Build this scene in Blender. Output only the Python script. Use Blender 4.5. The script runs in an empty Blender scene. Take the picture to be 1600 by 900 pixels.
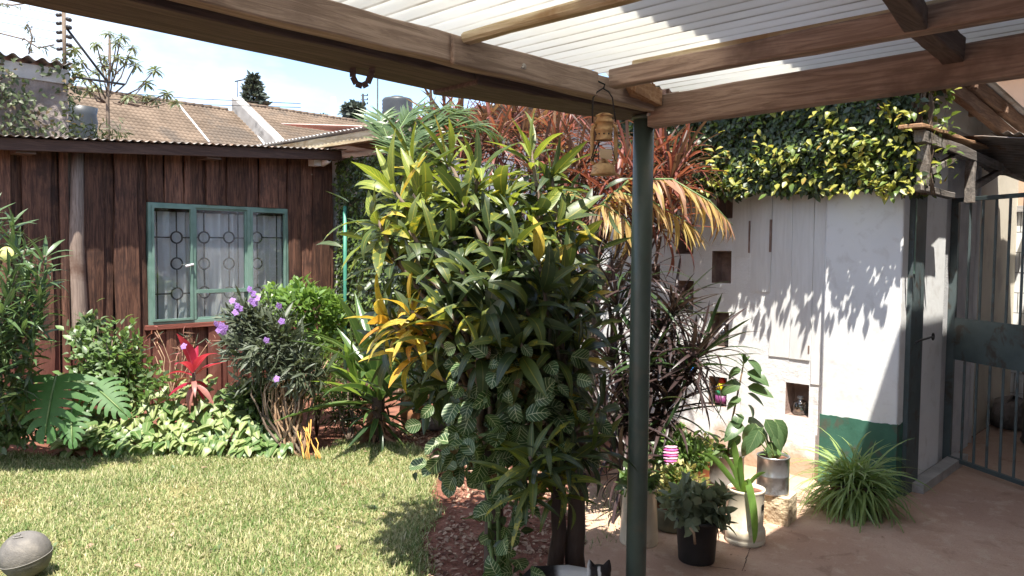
import bpy, math, random
import numpy as np
from mathutils import Vector, Matrix

random.seed(7)
RNG = np.random.default_rng(7)
SC = bpy.context.scene
COL = SC.collection
R = math.radians

# ------------------------------------------------------------------ camera
EYE = Vector((0.0, 0.0, 1.58))
FPX = 1209.0                       # focal length in pixels of a 1600 px wide frame
HEAD, PITCH, ROLL = R(43.6), R(2.84), R(0.55)
_f = Vector((math.cos(HEAD) * math.cos(PITCH), math.sin(HEAD) * math.cos(PITCH), -math.sin(PITCH)))
_r = Vector((math.sin(HEAD), -math.cos(HEAD), 0))
_u = _r.cross(_f)
_r2 = _r * math.cos(ROLL) + _u * math.sin(ROLL)
_u2 = _u * math.cos(ROLL) - _r * math.sin(ROLL)
cam_data = bpy.data.cameras.new('camera')
cam_data.sensor_width = 36.0
cam_data.lens = 36.0 * FPX / 1600.0
cam_data.clip_start = 0.05
cam_data.clip_end = 2000
cam = bpy.data.objects.new('camera', cam_data)
COL.objects.link(cam)
m3 = Matrix((_r2, _u2, -_f)).transposed()
cam.matrix_world = Matrix.Translation(EYE) @ m3.to_4x4()
SC.camera = cam

# ------------------------------------------------------------------ sky, sun, exposure
SUN_TRAVEL = Vector((0.30, 0.27, -1.0)).normalized()
to_sun = -SUN_TRAVEL
world = bpy.data.worlds.new('World')
SC.world = world
world.use_nodes = True
wt = world.node_tree
wt.nodes.clear()
w_out = wt.nodes.new('ShaderNodeOutputWorld')
w_bg = wt.nodes.new('ShaderNodeBackground')
w_bg.inputs['Strength'].default_value = 0.15
sky = wt.nodes.new('ShaderNodeTexSky')
sky.sky_type = 'NISHITA'
sky.sun_disc = False
sky.sun_elevation = math.asin(to_sun.z)
sky.sun_rotation = math.atan2(to_sun.x, to_sun.y)
sky.altitude = 1600
sky.dust_density = 1.6
w_tc = wt.nodes.new('ShaderNodeTexCoord')
w_map = wt.nodes.new('ShaderNodeMapping')
w_map.inputs['Scale'].default_value = (1.0, 1.0, 2.6)
w_no = wt.nodes.new('ShaderNodeTexNoise')
w_no.inputs['Scale'].default_value = 2.3
w_no.inputs['Detail'].default_value = 7
w_no.inputs['Roughness'].default_value = 0.55
w_rmp = wt.nodes.new('ShaderNodeValToRGB')
w_rmp.color_ramp.elements[0].position = 0.43
w_rmp.color_ramp.elements[1].position = 0.68
w_mix = wt.nodes.new('ShaderNodeMix')
w_mix.data_type = 'RGBA'
wt.links.new(w_tc.outputs['Generated'], w_map.inputs['Vector'])
wt.links.new(w_map.outputs['Vector'], w_no.inputs['Vector'])
wt.links.new(w_no.outputs['Fac'], w_rmp.inputs['Fac'])
wt.links.new(w_rmp.outputs['Color'], w_mix.inputs['Factor'])
wt.links.new(sky.outputs['Color'], w_mix.inputs['A'])
w_mix.inputs['B'].default_value = (4.2, 4.35, 4.6, 1)
wt.links.new(w_mix.outputs['Result'], w_bg.inputs['Color'])
wt.links.new(w_bg.outputs['Background'], w_out.inputs['Surface'])

sun_d = bpy.data.lights.new('sun', 'SUN')
sun_d.energy = 4.8
sun_d.angle = R(0.55)
sun_d.color = (1.0, 0.95, 0.86)
sun = bpy.data.objects.new('sun', sun_d)
COL.objects.link(sun)
sun.location = (-3, -3, 10)
sun.rotation_euler = SUN_TRAVEL.to_track_quat('-Z', 'Y').to_euler()

vs = SC.view_settings
vs.view_transform = 'Standard'
vs.look = 'None'
vs.exposure = 1.4
vs.gamma = 1.0
vs.use_curve_mapping = False
SC.render.engine = 'CYCLES'
SC.cycles.max_bounces = 5
SC.cycles.diffuse_bounces = 3
SC.cycles.transparent_max_bounces = 8

# ------------------------------------------------------------------ placing: photo sight lines met with real planes
def ray(x, y):
    return (_f + _r2 * ((x - 800) / FPX) + _u2 * ((450 - y) / FPX))
def at(x, y, d):
    return EYE + ray(x, y) * d
def onX(x, y, X):
    r = ray(x, y); return EYE + r * ((X - EYE.x) / r.x)
def onY(x, y, Y):
    r = ray(x, y); return EYE + r * ((Y - EYE.y) / r.y)
def onZ(x, y, Z=0.0):
    r = ray(x, y); return EYE + r * ((Z - EYE.z) / r.z)
def G(x, y):
    return onZ(x, y, 0.0)

# ------------------------------------------------------------------ node helpers
class NT:
    def __init__(s, name):
        s.m = bpy.data.materials.new(name)
        s.m.use_nodes = True
        s.t = s.m.node_tree
        s.t.nodes.clear()
        s.out = s.n('ShaderNodeOutputMaterial')
    def n(s, t): return s.t.nodes.new(t)
    def put(s, sock, v):
        if hasattr(v, 'is_linked') or isinstance(v, bpy.types.NodeSocket): s.t.links.new(v, sock)
        elif isinstance(v, (tuple, list)) and len(v) == 3 and sock.type == 'RGBA': sock.default_value = (*v, 1)
        else: sock.default_value = v
    def math(s, op, a, b=0.0, c=0.0, clamp=False):
        n = s.n('ShaderNodeMath'); n.operation = op; n.use_clamp = clamp
        s.put(n.inputs[0], a); s.put(n.inputs[1], b); s.put(n.inputs[2], c)
        return n.outputs[0]
    def mix(s, f, a, b, mode='MIX'):
        n = s.n('ShaderNodeMix'); n.data_type = 'RGBA'; n.blend_type = mode
        s.put(n.inputs['Factor'], f); s.put(n.inputs['A'], a); s.put(n.inputs['B'], b)
        return n.outputs['Result']
    def pos(s, scale=(1, 1, 1)):
        g = s.n('ShaderNodeNewGeometry')
        if scale == (1, 1, 1): return g.outputs['Position']
        m = s.n('ShaderNodeVectorMath'); m.operation = 'MULTIPLY'
        s.t.links.new(g.outputs['Position'], m.inputs[0]); m.inputs[1].default_value = scale
        return m.outputs[0]
    def noise(s, vec, scale, detail=4, rough=.55, dist=0):
        n = s.n('ShaderNodeTexNoise')
        s.t.links.new(vec, n.inputs['Vector'])
        n.inputs['Scale'].default_value = scale; n.inputs['Detail'].default_value = detail
        n.inputs['Roughness'].default_value = rough; n.inputs['Distortion'].default_value = dist
        return n.outputs['Fac']
    def step(s, v, lo, hi):
        n = s.n('ShaderNodeMapRange'); n.interpolation_type = 'SMOOTHSTEP'
        s.put(n.inputs['Value'], v); n.inputs['From Min'].default_value = lo; n.inputs['From Max'].default_value = hi
        return n.outputs['Result']
    def sep(s, v):
        n = s.n('ShaderNodeSeparateXYZ'); s.t.links.new(v, n.inputs[0]); return n.outputs
    def rnd(s):
        o = s.n('ShaderNodeObjectInfo').outputs['Random']
        a = s.n('ShaderNodeAttribute'); a.attribute_name = 'rnd'
        return s.math('FRACT', s.math('ADD', o, a.outputs['Fac']))
    def bsdf(s, color, rough=.7, metallic=0., spec=.4, bump=None, bstr=.3, bdist=.01):
        p = s.n('ShaderNodeBsdfPrincipled')
        s.put(p.inputs['Base Color'], color); s.put(p.inputs['Roughness'], rough)
        p.inputs['Metallic'].default_value = metallic
        p.inputs['Specular IOR Level'].default_value = spec
        if bump is not None:
            b = s.n('ShaderNodeBump'); b.inputs['Strength'].default_value = bstr; b.inputs['Distance'].default_value = bdist
            s.t.links.new(bump, b.inputs['Height']); s.t.links.new(b.outputs['Normal'], p.inputs['Normal'])
        return p.outputs[0]
    def end(s, sh):
        s.t.links.new(sh, s.out.inputs['Surface']); return s.m

def surf(name, c1, c2=None, scale=6, rough=.75, bump=.3, bscale=40, metallic=0, spec=.35, vec=(1, 1, 1), c3=None, s3=2.0, lo=.35, hi=.65, per=0.0, bdist=.008):
    k = NT(name); p = k.pos(vec)
    c2 = c2 or c1
    col = k.mix(k.step(k.noise(p, scale, 4), lo, hi), c1, c2)
    if c3: col = k.mix(k.step(k.noise(p, s3, 5, .6, .4), .52, .68), col, c3)
    if per:
        rv = k.math('MULTIPLY_ADD', k.rnd(), per, 1 - per / 2)
        hs = k.n('ShaderNodeHueSaturation'); k.put(hs.inputs['Value'], rv); k.put(hs.inputs['Color'], col); col = hs.outputs[0]
    rr = rough
    return k.end(k.bsdf(col, rr, metallic, spec, k.noise(p, bscale, 3), bump, bdist))

def wood(name, c1, c2, grain='Z', rough=.8, dirt=None, paint=None, per=.35):
    v = {'X': (1.5, 22, 22), 'Y': (22, 1.5, 22), 'Z': (22, 22, 1.5)}[grain]
    k = NT(name); p = k.pos(v); q = k.pos()
    g = k.noise(p, 2.2, 5, .65, 1.2)
    col = k.mix(k.step(g, .35, .68), c1, c2)
    if dirt: col = k.mix(k.step(k.noise(q, 3.1, 5, .6), .5, .72), col, dirt)
    r = k.rnd()
    hs = k.n('ShaderNodeHueSaturation')
    k.put(hs.inputs['Value'], k.math('MULTIPLY_ADD', r, per, 1 - per / 2)); k.put(hs.inputs['Color'], col); col = hs.outputs[0]
    if paint:                        # oxide-red paint band up to a ragged brushed height
        z = k.sep(q)[2]
        edge = k.math('ADD', z, k.math('MULTIPLY_ADD', k.noise(k.pos((9, 9, 1)), 1.0, 3), .5, k.math('MULTIPLY', r, .22)))
        f = k.step(edge, paint[1] + .30, paint[1] + .40)
        col = k.mix(f, k.mix(k.step(g, .3, .75), paint[0], tuple(c * .72 for c in paint[0])), col)
    return k.end(k.bsdf(col, rough, 0, .25, g, .55, .006))

def leafmat(name, cA, cB, vein=None, vw=.05, side=None, mottle=None, rough=.42, trans=.35, back=None, edge=None):
    k = NT(name)
    uv = k.n('ShaderNodeUVMap'); uv.uv_map = 'UVMap'
    s = k.sep(uv.outputs[0]); u, v = s[0], s[1]
    r = k.rnd()
    col = k.mix(r, cA, cB)
    dv = k.math('ABSOLUTE', k.math('SUBTRACT', v, .5))
    if mottle:
        mcol, msc, lo, hi = mottle
        nv = k.noise(k.pos(), msc, 3, .6)
        nv = k.math('ADD', nv, k.math('MULTIPLY', k.math('SUBTRACT', k.math('FRACT', k.math('MULTIPLY', r, 7.3)), .5), .25))
        col = k.mix(k.step(nv, lo, hi), col, mcol)
    if edge: col = k.mix(k.step(dv, .36, .47), col, edge)
    if side:
        n, w, sc = side
        t = k.math('FRACT', k.math('ADD', k.math('MULTIPLY', u, n), k.math('MULTIPLY', dv, -n * .62)))
        t = k.math('ABSOLUTE', k.math('SUBTRACT', t, .5))
        col = k.mix(k.math('SUBTRACT', 1, k.step(t, w * .5, w)), col, sc)
    if vein: col = k.mix(k.math('SUBTRACT', 1, k.step(dv, vw * .5, vw)), col, vein)
    nz = k.noise(k.pos(), 25, 3)
    col = k.mix(.35, col, k.mix(nz, tuple(c * .45 for c in cA), tuple(min(1, c * 1.5) for c in cB)))
    p = k.bsdf(col, rough, 0, .5, k.noise(k.pos(), 60, 2), .15, .004)
    t = k.n('ShaderNodeBsdfTranslucent')
    tc = k.mix(.55, col, (1, .95, .3), 'MULTIPLY')
    hs = k.n('ShaderNodeHueSaturation'); hs.inputs['Value'].default_value = 1.5; k.put(hs.inputs['Color'], tc)
    k.put(t.inputs['Color'], hs.outputs[0])
    mx = k.n('ShaderNodeMixShader'); mx.inputs[0].default_value = trans
    k.t.links.new(p, mx.inputs[1]); k.t.links.new(t.outputs[0], mx.inputs[2])
    return k.end(mx.outputs[0])

# ------------------------------------------------------------------ object helpers
def tag(o, label=None, cat=None, group=None, kind=None):
    if label: o['label'] = label
    if cat: o['category'] = cat
    if group: o['group'] = group
    if kind: o['kind'] = kind
    return o
def thing(name, label, cat, loc, group=None):
    o = bpy.data.objects.new(name, None); COL.objects.link(o)
    o.empty_display_size = .1
    o.location = loc
    return tag(o, label, cat, group)
def root_loc(o):
    v = Vector((0, 0, 0))
    while o is not None:
        v = v + o.location; o = o.parent
    return v
def link(name, mesh, parent=None, M=None):
    o = bpy.data.objects.new(name, mesh); COL.objects.link(o)
    if parent is not None:
        o.parent = parent
        if M is not None: o.matrix_basis = Matrix.Translation(-root_loc(parent)) @ M
    elif M is not None: o.matrix_world = M
    return o

class MB:
    """collects shapes in world coordinates, builds ONE mesh object"""
    def __init__(s): s.v = []; s.f = []; s.sm = []
    def add(s, vs_, fs, smooth=False):
        o = len(s.v); s.v += [tuple(q) for q in vs_]; s.f += [tuple(i + o for i in f) for f in fs]; s.sm += [smooth] * len(fs)
    def box(s, a, b, ch=0.0):
        x0, y0, z0 = (min(a[i], b[i]) for i in range(3)); x1, y1, z1 = (max(a[i], b[i]) for i in range(3))
        s.add([(x0, y0, z0), (x1, y0, z0), (x1, y1, z0), (x0, y1, z0), (x0, y0, z1), (x1, y0, z1), (x1, y1, z1), (x0, y1, z1)],
              [(0, 3, 2, 1), (4, 5, 6, 7), (0, 1, 5, 4), (1, 2, 6, 5), (2, 3, 7, 6), (3, 0, 4, 7)])
        return s
    def bar(s, p, q, w, h, up=(0, 0, 1), jit=0.0, seg=1):
        p = Vector(p); q = Vector(q); d = (q - p).normalized(); upv = Vector(up)
        if abs(d.dot(upv)) > .98: upv = Vector((1, 0, 0))
        sx = d.cross(upv).normalized(); uz = sx.cross(d).normalized()
        vs_ = []; fs = []
        for i in range(seg + 1):
            c = p.lerp(q, i / seg)
            for (a, b) in ((-1, -1), (1, -1), (1, 1), (-1, 1)):
                vs_.append(c + sx * (a * w / 2 + random.uniform(-jit, jit)) + uz * (b * h / 2 + random.uniform(-jit, jit)))
        for i in range(seg):
            for j in range(4):
                k = (j + 1) % 4
                fs.append((i * 4 + j, i * 4 + k, i * 4 + 4 + k, i * 4 + 4 + j))
        fs.append((0, 3, 2, 1)); e = seg * 4; fs.append((e, e + 1, e + 2, e + 3))
        s.add(vs_, fs); return s
    def tube(s, pts, rad, seg=8, cap=True):
        pts = [Vector(p) for p in pts]; n = len(pts)
        rs = rad if isinstance(rad, (list, tuple)) else [rad] * n
        vs_ = []; fs = []; ref = None
        for i in range(n):
            d = (pts[min(i + 1, n - 1)] - pts[max(i - 1, 0)]).normalized()
            if ref is None:
                ref = Vector((0, 0, 1)) if abs(d.z) < .9 else Vector((1, 0, 0))
            a = d.cross(ref)
            if a.length < 1e-4: a = d.cross(Vector((.3, .8, .5)))
            a.normalize(); b = a.cross(d).normalized(); ref = b
            for j in range(seg):
                t = 2 * math.pi * j / seg
                vs_.append(pts[i] + a * math.cos(t) * rs[i] + b * math.sin(t) * rs[i])
        for i in range(n - 1):
            for j in range(seg):
                k = (j + 1) % seg
                fs.append((i * seg + j, i * seg + k, (i + 1) * seg + k, (i + 1) * seg + j))
        s.add(vs_, fs, True)
        if cap:
            o = len(s.v) - n * seg
            s.f.append(tuple(o + j for j in reversed(range(seg)))); s.sm.append(False)
            s.f.append(tuple(o + (n - 1) * seg + j for j in range(seg))); s.sm.append(False)
        return s
    def lathe(s, c, prof, seg=24, M=None, jit=0):
        vs_ = []; fs = []; c = Vector(c); n = len(prof)
        for (r, z) in prof:
            for j in range(seg):
                t = 2 * math.pi * j / seg
                v = Vector((r * math.cos(t), r * math.sin(t), z))
                if jit: v += Vector((random.uniform(-jit, jit), random.uniform(-jit, jit), 0))
                if M is not None: v = M @ v
                vs_.append(c + v)
        for i in range(n - 1):
            for j in range(seg):
                k = (j + 1) % seg
                fs.append((i * seg + j, i * seg + k, (i + 1) * seg + k, (i + 1) * seg + j))
        s.add(vs_, fs, True); return s
    def disc(s, c, r, seg=24, M=None):
        c = Vector(c); vs_ = []
        for j in range(seg):
            t = 2 * math.pi * j / seg; v = Vector((r * math.cos(t), r * math.sin(t), 0))
            vs_.append(c + (M @ v if M is not None else v))
        s.add(vs_, [tuple(range(seg))]); return s
    def ball(s, c, r, seg=12, rings=8, M=None, sc=(1, 1, 1)):
        vs_ = []; fs = []; c = Vector(c)
        for i in range(rings + 1):
            a = math.pi * i / rings
            for j in range(seg):
                t = 2 * math.pi * j / seg
                v = Vector((math.sin(a) * math.cos(t) * sc[0], math.sin(a) * math.sin(t) * sc[1], math.cos(a) * sc[2])) * r
                if M is not None: v = M @ v
                vs_.append(c + v)
        for i in range(rings):
            for j in range(seg):
                k = (j + 1) % seg
                fs.append((i * seg + j, (i + 1) * seg + j, (i + 1) * seg + k, i * seg + k))
        s.add(vs_, fs, True); return s
    def grid(s, fn, nu, nv, smooth=True):
        vs_ = [fn(i / nu, j / nv) for i in range(nu + 1) for j in range(nv + 1)]
        fs = [(i * (nv + 1) + j, (i + 1) * (nv + 1) + j, (i + 1) * (nv + 1) + j + 1, i * (nv + 1) + j + 1) for i in range(nu) for j in range(nv)]
        s.add(vs_, fs, smooth); return s
    def build(s, name, mat, parent=None, origin=None):
        off = root_loc(parent) if parent is not None else Vector(origin if origin is not None else (0, 0, 0))
        me = bpy.data.meshes.new(name)
        me.from_pydata([(v[0] - off.x, v[1] - off.y, v[2] - off.z) for v in s.v], [], s.f)
        me.polygons.foreach_set('use_smooth', s.sm)
        me.materials.append(mat); me.update()
        o = bpy.data.objects.new(name, me); COL.objects.link(o)
        if parent is not None: o.parent = parent
        else: o.location = off
        return o

def roughbeam(name, p, q, w, h, mat, parent, jit=.003, seg=14, bev=.004):
    o = MB().bar(p, q, w, h, jit=jit, seg=seg).build(name, mat, parent)
    b = o.modifiers.new('bevel', 'BEVEL'); b.width = bev; b.segments = 1; b.limit_method = 'ANGLE'
    return o

def bevel(o, w=.004, seg=2):
    b = o.modifiers.new('bevel', 'BEVEL'); b.width = w; b.segments = seg; b.limit_method = 'ANGLE'; return o

def struct(o, kind='structure'):
    o['kind'] = kind; return o

# ------------------------------------------------------------------ leaves
class Leaf:
    """unit leaf along +X, width across Y, upper side +Z; quads only"""
    cache = {}
    def __init__(s, shape, n=6, w=.2, droop=.25, fold=.12, wave=0., petiole=0.):
        V = []; U = []; F = []
        for i in range(n + 1):
            t = i / n
            if shape == 'lance': pw = math.sin(math.pi * min(1, t ** .8 * .98 + .02)) ** .85
            elif shape == 'strap': pw = min(1, t * 6 + .45) * (1 - t ** 4) ** .6
            elif shape == 'ovate': pw = math.sin(math.pi * (t ** .62)) ** .75 if 0 < t < 1 else 0
            elif shape == 'heart': pw = (max(0, 1 - t) ** .62) * min(1, .62 + t * 2.2)
            elif shape == 'round': pw = max(0, 1 - abs(2 * t - .94) ** 2.3) ** .6
            elif shape == 'needle': pw = (1 - t) ** .6
            else: pw = 1
            pw = max(pw, .03) * w / 2
            ang = droop * t
            x = (math.sin(ang * 1.6) / (1.6 * droop)) if abs(droop) > 1e-3 else t
            z = -(1 - math.cos(ang * 1.6)) / (1.6 * droop) if abs(droop) > 1e-3 else 0
            wz = wave * math.sin(t * 9.0) * pw
            x = petiole + x
            V += [(x, -pw, z + fold * pw * 2 + wz), (x, 0, z), (x, pw, z + fold * pw * 2 - wz)]
            U += [(t, 0), (t, .5), (t, 1)]
            if i:
                a = (i - 1) * 3; b = i * 3
                F += [(a, b, b + 1, a + 1), (a + 1, b + 1, b + 2, a + 2)]
        s.V = np.array(V, dtype=np.float64); s.U = np.array(U); s.F = np.array(F)
        s.meshes = {}
    def mesh(s, mat):
        if mat.name in s.meshes: return s.meshes[mat.name]
        me = bpy.data.meshes.new('leaf')
        me.from_pydata(s.V.tolist(), [], s.F.tolist())
        me.polygons.foreach_set('use_smooth', [True] * len(s.F))
        uvl = me.uv_layers.new(name='UVMap')
        uvl.data.foreach_set('uv', s.U[s.F.ravel()].ravel())
        me.materials.append(mat); s.meshes[mat.name] = me
        return me

def orient(p, d, up, L, wscale=1.0):
    d = Vector(d).normalized(); up = Vector(up)
    z = up - d * up.dot(d)
    if z.length < 1e-3: z = Vector((.3, .5, .8)) - d * Vector((.3, .5, .8)).dot(d)
    z.normalize(); y = z.cross(d)
    M = Matrix(((d.x * L, y.x * L * wscale, z.x * L, p[0]), (d.y * L, y.y * L * wscale, z.y * L, p[1]), (d.z * L, y.z * L * wscale, z.z * L, p[2]), (0, 0, 0, 1)))
    return M

def rvec():
    while True:
        v = Vector((random.uniform(-1, 1), random.uniform(-1, 1), random.uniform(-1, 1)))
        if .05 < v.length < 1: return v.normalized()

def rosette(items, c, axis, n, L, leaves, mats, lo=15, hi=95, spread=.02, gold=True, Lj=.25, wj=.2, down=0.0):
    """n leaves round an axis, young ones upright in the middle, old ones spreading"""
    axis = Vector(axis).normalized()
    a = axis.cross(Vector((.31, .77, .2))).normalized(); b = axis.cross(a)
    ph = random.random() * 6.28
    for i in range(n):
        t = (i + .5) / n
        th = ph + i * 2.39996
        pit = R(lo + (hi - lo) * t + random.uniform(-9, 9))
        rad = a * math.cos(th) + b * math.sin(th)
        d = axis * math.cos(pit) + rad * math.sin(pit)
        d.z -= down * t
        p = Vector(c) - axis * (t * spread * 4) + rad * spread * .4
        lf = random.choice(leaves)
        mt = mats(t) if callable(mats) else random.choice(mats)
        items.append((lf, mt, orient(p, d, axis + rvec() * .25, L * random.uniform(1 - Lj, 1 + Lj * .6), random.uniform(1 - wj, 1 + wj))))

def merged(name, items, parent, kind='stuff', mat=None):
    """all leaves of one material as one mesh"""
    Vs = []; Fs = []; Us = []; Rn = []; off = 0
    for lf, mt, M in items:
        A = np.array(M)
        Vs.append(lf.V @ A[:3, :3].T + A[:3, 3]); Fs.append(lf.F + off); Us.append(lf.U[lf.F.ravel()])
        Rn.append(np.full(len(lf.V), random.random())); off += len(lf.V)
    V = np.concatenate(Vs); F = np.concatenate(Fs); U = np.concatenate(Us); Rn = np.concatenate(Rn)
    return rawmesh(name, V, F, mat or items[0][1], parent, U, Rn, kind)

def rawmesh(name, V, F, mat, parent=None, U=None, Rn=None, kind=None, smooth=True):
    if parent is not None: V = V - np.array(root_loc(parent))
    me = bpy.data.meshes.new(name)
    k = F.shape[1]
    me.vertices.add(len(V)); me.vertices.foreach_set('co', V.astype(np.float32).ravel())
    me.loops.add(F.size); me.loops.foreach_set('vertex_index', F.astype(np.int32).ravel())
    me.polygons.add(len(F)); me.polygons.foreach_set('loop_start', np.arange(0, F.size, k, dtype=np.int32))
    me.polygons.foreach_set('loop_total', np.full(len(F), k, dtype=np.int32))
    me.polygons.foreach_set('use_smooth', np.full(len(F), smooth))
    if U is not None:
        uvl = me.uv_layers.new(name='UVMap'); uvl.data.foreach_set('uv', U.astype(np.float32).ravel())
    if Rn is not None:
        at_ = me.attributes.new('rnd', 'FLOAT', 'POINT'); at_.data.foreach_set('value', Rn.astype(np.float32))
    me.materials.append(mat); me.update(calc_edges=True); me.validate()
    o = bpy.data.objects.new(name, me); COL.objects.link(o)
    if parent is not None: o.parent = parent
    if kind: o['kind'] = kind
    return o

def foliage(root, items, limit=300, part='leaf', rest='foliage'):
    """the nearest leaves as parts of their own, the rest joined per material"""
    items = sorted(items, key=lambda it: (it[2].translation - EYE).length - .6 * it[2].to_scale()[0])
    for lf, mt, M in items[:limit]:
        link(part, lf.mesh(mt), root, M)
    by = {}
    for it in items[limit:]: by.setdefault(it[1].name, []).append(it)
    for k, v in by.items(): merged(rest, v, root)

def inpoly(x, y, poly):
    c = False; j = len(poly) - 1
    for i in range(len(poly)):
        if ((poly[i][1] > y) != (poly[j][1] > y)) and (x < (poly[j][0] - poly[i][0]) * (y - poly[i][1]) / (poly[j][1] - poly[i][1]) + poly[i][0]): c = not c
        j = i
    return c
# ------------------------------------------------------------------ materials
M_beamX = wood('weathered_timber_along', (.24, .172, .13), (.42, .315, .245), 'X', .85, (.18, .125, .095), per=.2)
M_beamY = wood('weathered_timber_across', (.22, .155, .118), (.39, .29, .225), 'Y', .85, (.17, .118, .09), per=.2)
M_beamdark = wood('dark_shade_timber', (.085, .060, .050), (.15, .108, .088), 'X', .85, None, per=.15)  # darker timber, the shade of unlit undersides is put into the colour
M_offcut = wood('split_raw_timber', (.26, .14, .075), (.42, .26, .15), 'X', .85, (.18, .09, .05), per=.2)
M_pale_timber = wood('pale_stained_batten', (.42, .32, .18), (.60, .50, .34), 'Y', .8, (.30, .18, .08), per=.2)
M_plank = wood('brown_stained_slab', (.060, .030, .022), (.20, .098, .062), 'Z', .75, (.055, .031, .024), ((.165, .066, .048), .62), .75)
M_plankgrey = wood('grey_weathered_slab', (.17, .125, .10), (.31, .24, .195), 'Z', .85, (.12, .07, .05), ((.175, .064, .046), .62), .3)
M_fascia = wood('dark_fascia_board', (.055, .033, .026), (.10, .06, .045), 'X', .85, None, per=.2)
M_greybeam = wood('grey_canopy_timber', (.15, .135, .125), (.29, .255, .225), 'X', .85, (.12, .08, .05), per=.3)
M_redbeam = wood('brown_roof_timber', (.20, .12, .08), (.34, .22, .15), 'X', .85, None, per=.2)
M_white = surf('white_wall_paint', (.80, .805, .80), (.76, .765, .76), 3, .8, .2, 30, c3=(.70, .695, .68), s3=9)
M_plaster = None
def wall_paint():
    k = NT('white_limewash_over_mud_plaster'); q = k.pos(); z = k.sep(q)[2]
    n = k.noise(q, 6, 6, .62); n2 = k.noise(q, 1.7, 4)
    col = k.mix(k.step(n, .4, .7), (.80, .805, .80), (.75, .75, .745))
    wear = k.math('ADD', z, k.math('MULTIPLY', k.math('SUBTRACT', n, .5), -.55))
    col = k.mix(k.step(wear, .30, .10), col, k.mix(n2, (.42, .30, .20), (.60, .48, .36)))
    chips = k.step(k.noise(k.pos((1, 1.3, 1)), 13, 4, .7, .6), .70, .74)
    col = k.mix(k.math('MULTIPLY', chips, .8), col, (.38, .28, .22))
    drip = k.math('MULTIPLY', k.step(k.noise(k.pos((9, 9, .5)), 2.2, 4, .6), .60, .74), .35)
    col = k.mix(drip, col, (.50, .46, .41))
    return k.end(k.bsdf(col, .85, 0, .2, k.noise(q, 14, 5, .65), .45, .018))
M_plaster = wall_paint()
def board_paint():
    k = NT('white_painted_board'); q = k.pos(); g = k.noise(k.pos((14, 14, 1.2)), 2, 7, .65, .8)
    col = k.mix(k.step(g, .3, .7), (.79, .79, .78), (.70, .695, .68))
    col = k.mix(k.step(k.noise(k.pos((6, 6, 1)), 3, 6, .7), .66, .72), col, (.45, .40, .36))
    return k.end(k.bsdf(col, .8, 0, .25, g, .4, .008))
M_board = board_paint()
M_niche = surf('raw_mud_brick', (.22, .15, .125), (.33, .235, .20), 12, .95, .6, 50)
M_dado = surf('green_dado_paint', (.040, .125, .088), (.055, .160, .115), 4, .6, .3, 25, c3=(.09, .105, .08), s3=11)
M_windowgreen = surf('sea_green_window_paint', (.12, .205, .165), (.165, .26, .215), 9, .45, .1, 60, spec=.5)
M_postgreen = surf('dark_green_pipe_paint', (.058, .080, .062), (.074, .100, .078), 8, .38, .08, 70, spec=.5, c3=(.085, .095, .07), s3=14)
M_gate = surf('slate_green_gate_paint', (.075, .100, .103), (.095, .122, .125), 7, .5, .1, 60, c3=(.07, .06, .05), s3=9)
M_iron = surf('black_iron', (.02, .02, .022), (.045, .042, .042), 12, .5, .1, 80, metallic=.4)
M_rust = surf('rusty_yellowed_tin', (.42, .25, .11), (.60, .40, .20), 25, .6, .25, 120, metallic=.25, c3=(.20, .085, .035), s3=22)
def patiomat():
    k = NT('worn_red_cement'); q = k.pos()
    n1 = k.noise(q, 1.3, 5, .6, .5); n2 = k.noise(q, 9, 5, .7); n3 = k.noise(q, 85, 3, .7)
    col = k.mix(k.step(n1, .35, .68), (.41, .255, .18), (.53, .365, .27))
    col = k.mix(k.math('MULTIPLY', k.step(n2, .52, .66), .55), col, (.56, .42, .31))
    col = k.mix(k.math('MULTIPLY', k.step(k.noise(q, 4.3, 6, .7, .8), .56, .70), .6), col, (.26, .15, .10))
    col = k.mix(k.math('MULTIPLY', k.step(n3, .58, .70), .45), col, (.20, .125, .09))
    col = k.mix(k.math('MULTIPLY', k.step(n3, .40, .30), .35), col, (.62, .50, .40))
    return k.end(k.bsdf(col, .88, 0, .25, k.math('ADD', n2, k.math('MULTIPLY', n3, .5)), .6, .012))
M_patio = patiomat()
M_soil = surf('red_soil', (.155, .058, .036), (.24, .105, .07), 5, .95, .9, 28, c3=(.10, .042, .028), s3=9, bdist=.03)
M_lawnsoil = surf('thatch_under_grass', (.17, .16, .06), (.26, .22, .095), 12, .95, .9, 60, c3=(.20, .12, .06), s3=2.2, bdist=.02)
M_concrete = surf('grey_concrete', (.36, .345, .33), (.48, .46, .44), 5, .85, .4, 45, c3=(.28, .27, .255), s3=4)
M_roughcast = surf('roughcast_render', (.52, .52, .53), (.62, .62, .62), 6, .9, .8, 120, bdist=.01)
M_tile = surf('brown_clay_tile', (.115, .083, .058), (.175, .127, .090), .9, .9, .3, 9, c3=(.10, .078, .06), s3=.5, per=.2)
M_parapet = surf('stained_parapet_plaster', (.40, .385, .365), (.28, .265, .25), 1.2, .9, .4, 10, c3=(.20, .19, .18), s3=1.5)
M_zinc = surf('weathered_zinc_sheet', (.42, .42, .41), (.60, .59, .57), 3, .5, .1, 20, metallic=.35, c3=(.32, .22, .15), s3=2.5)
M_zincdark = surf('old_rusted_sheet', (.13, .115, .105), (.26, .235, .215), 4, .6, .2, 30, metallic=.3, c3=(.20, .11, .06), s3=4)
M_stonewall = surf('old_boundary_wall', (.20, .165, .15), (.31, .26, .235), 4, .95, .8, 18, c3=(.13, .11, .10), s3=2.2, bdist=.03)
M_cream = surf('cream_wall_paint', (.72, .66, .54), (.64, .58, .47), 2, .85, .2, 25, c3=(.50, .45, .38), s3=2)
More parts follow.
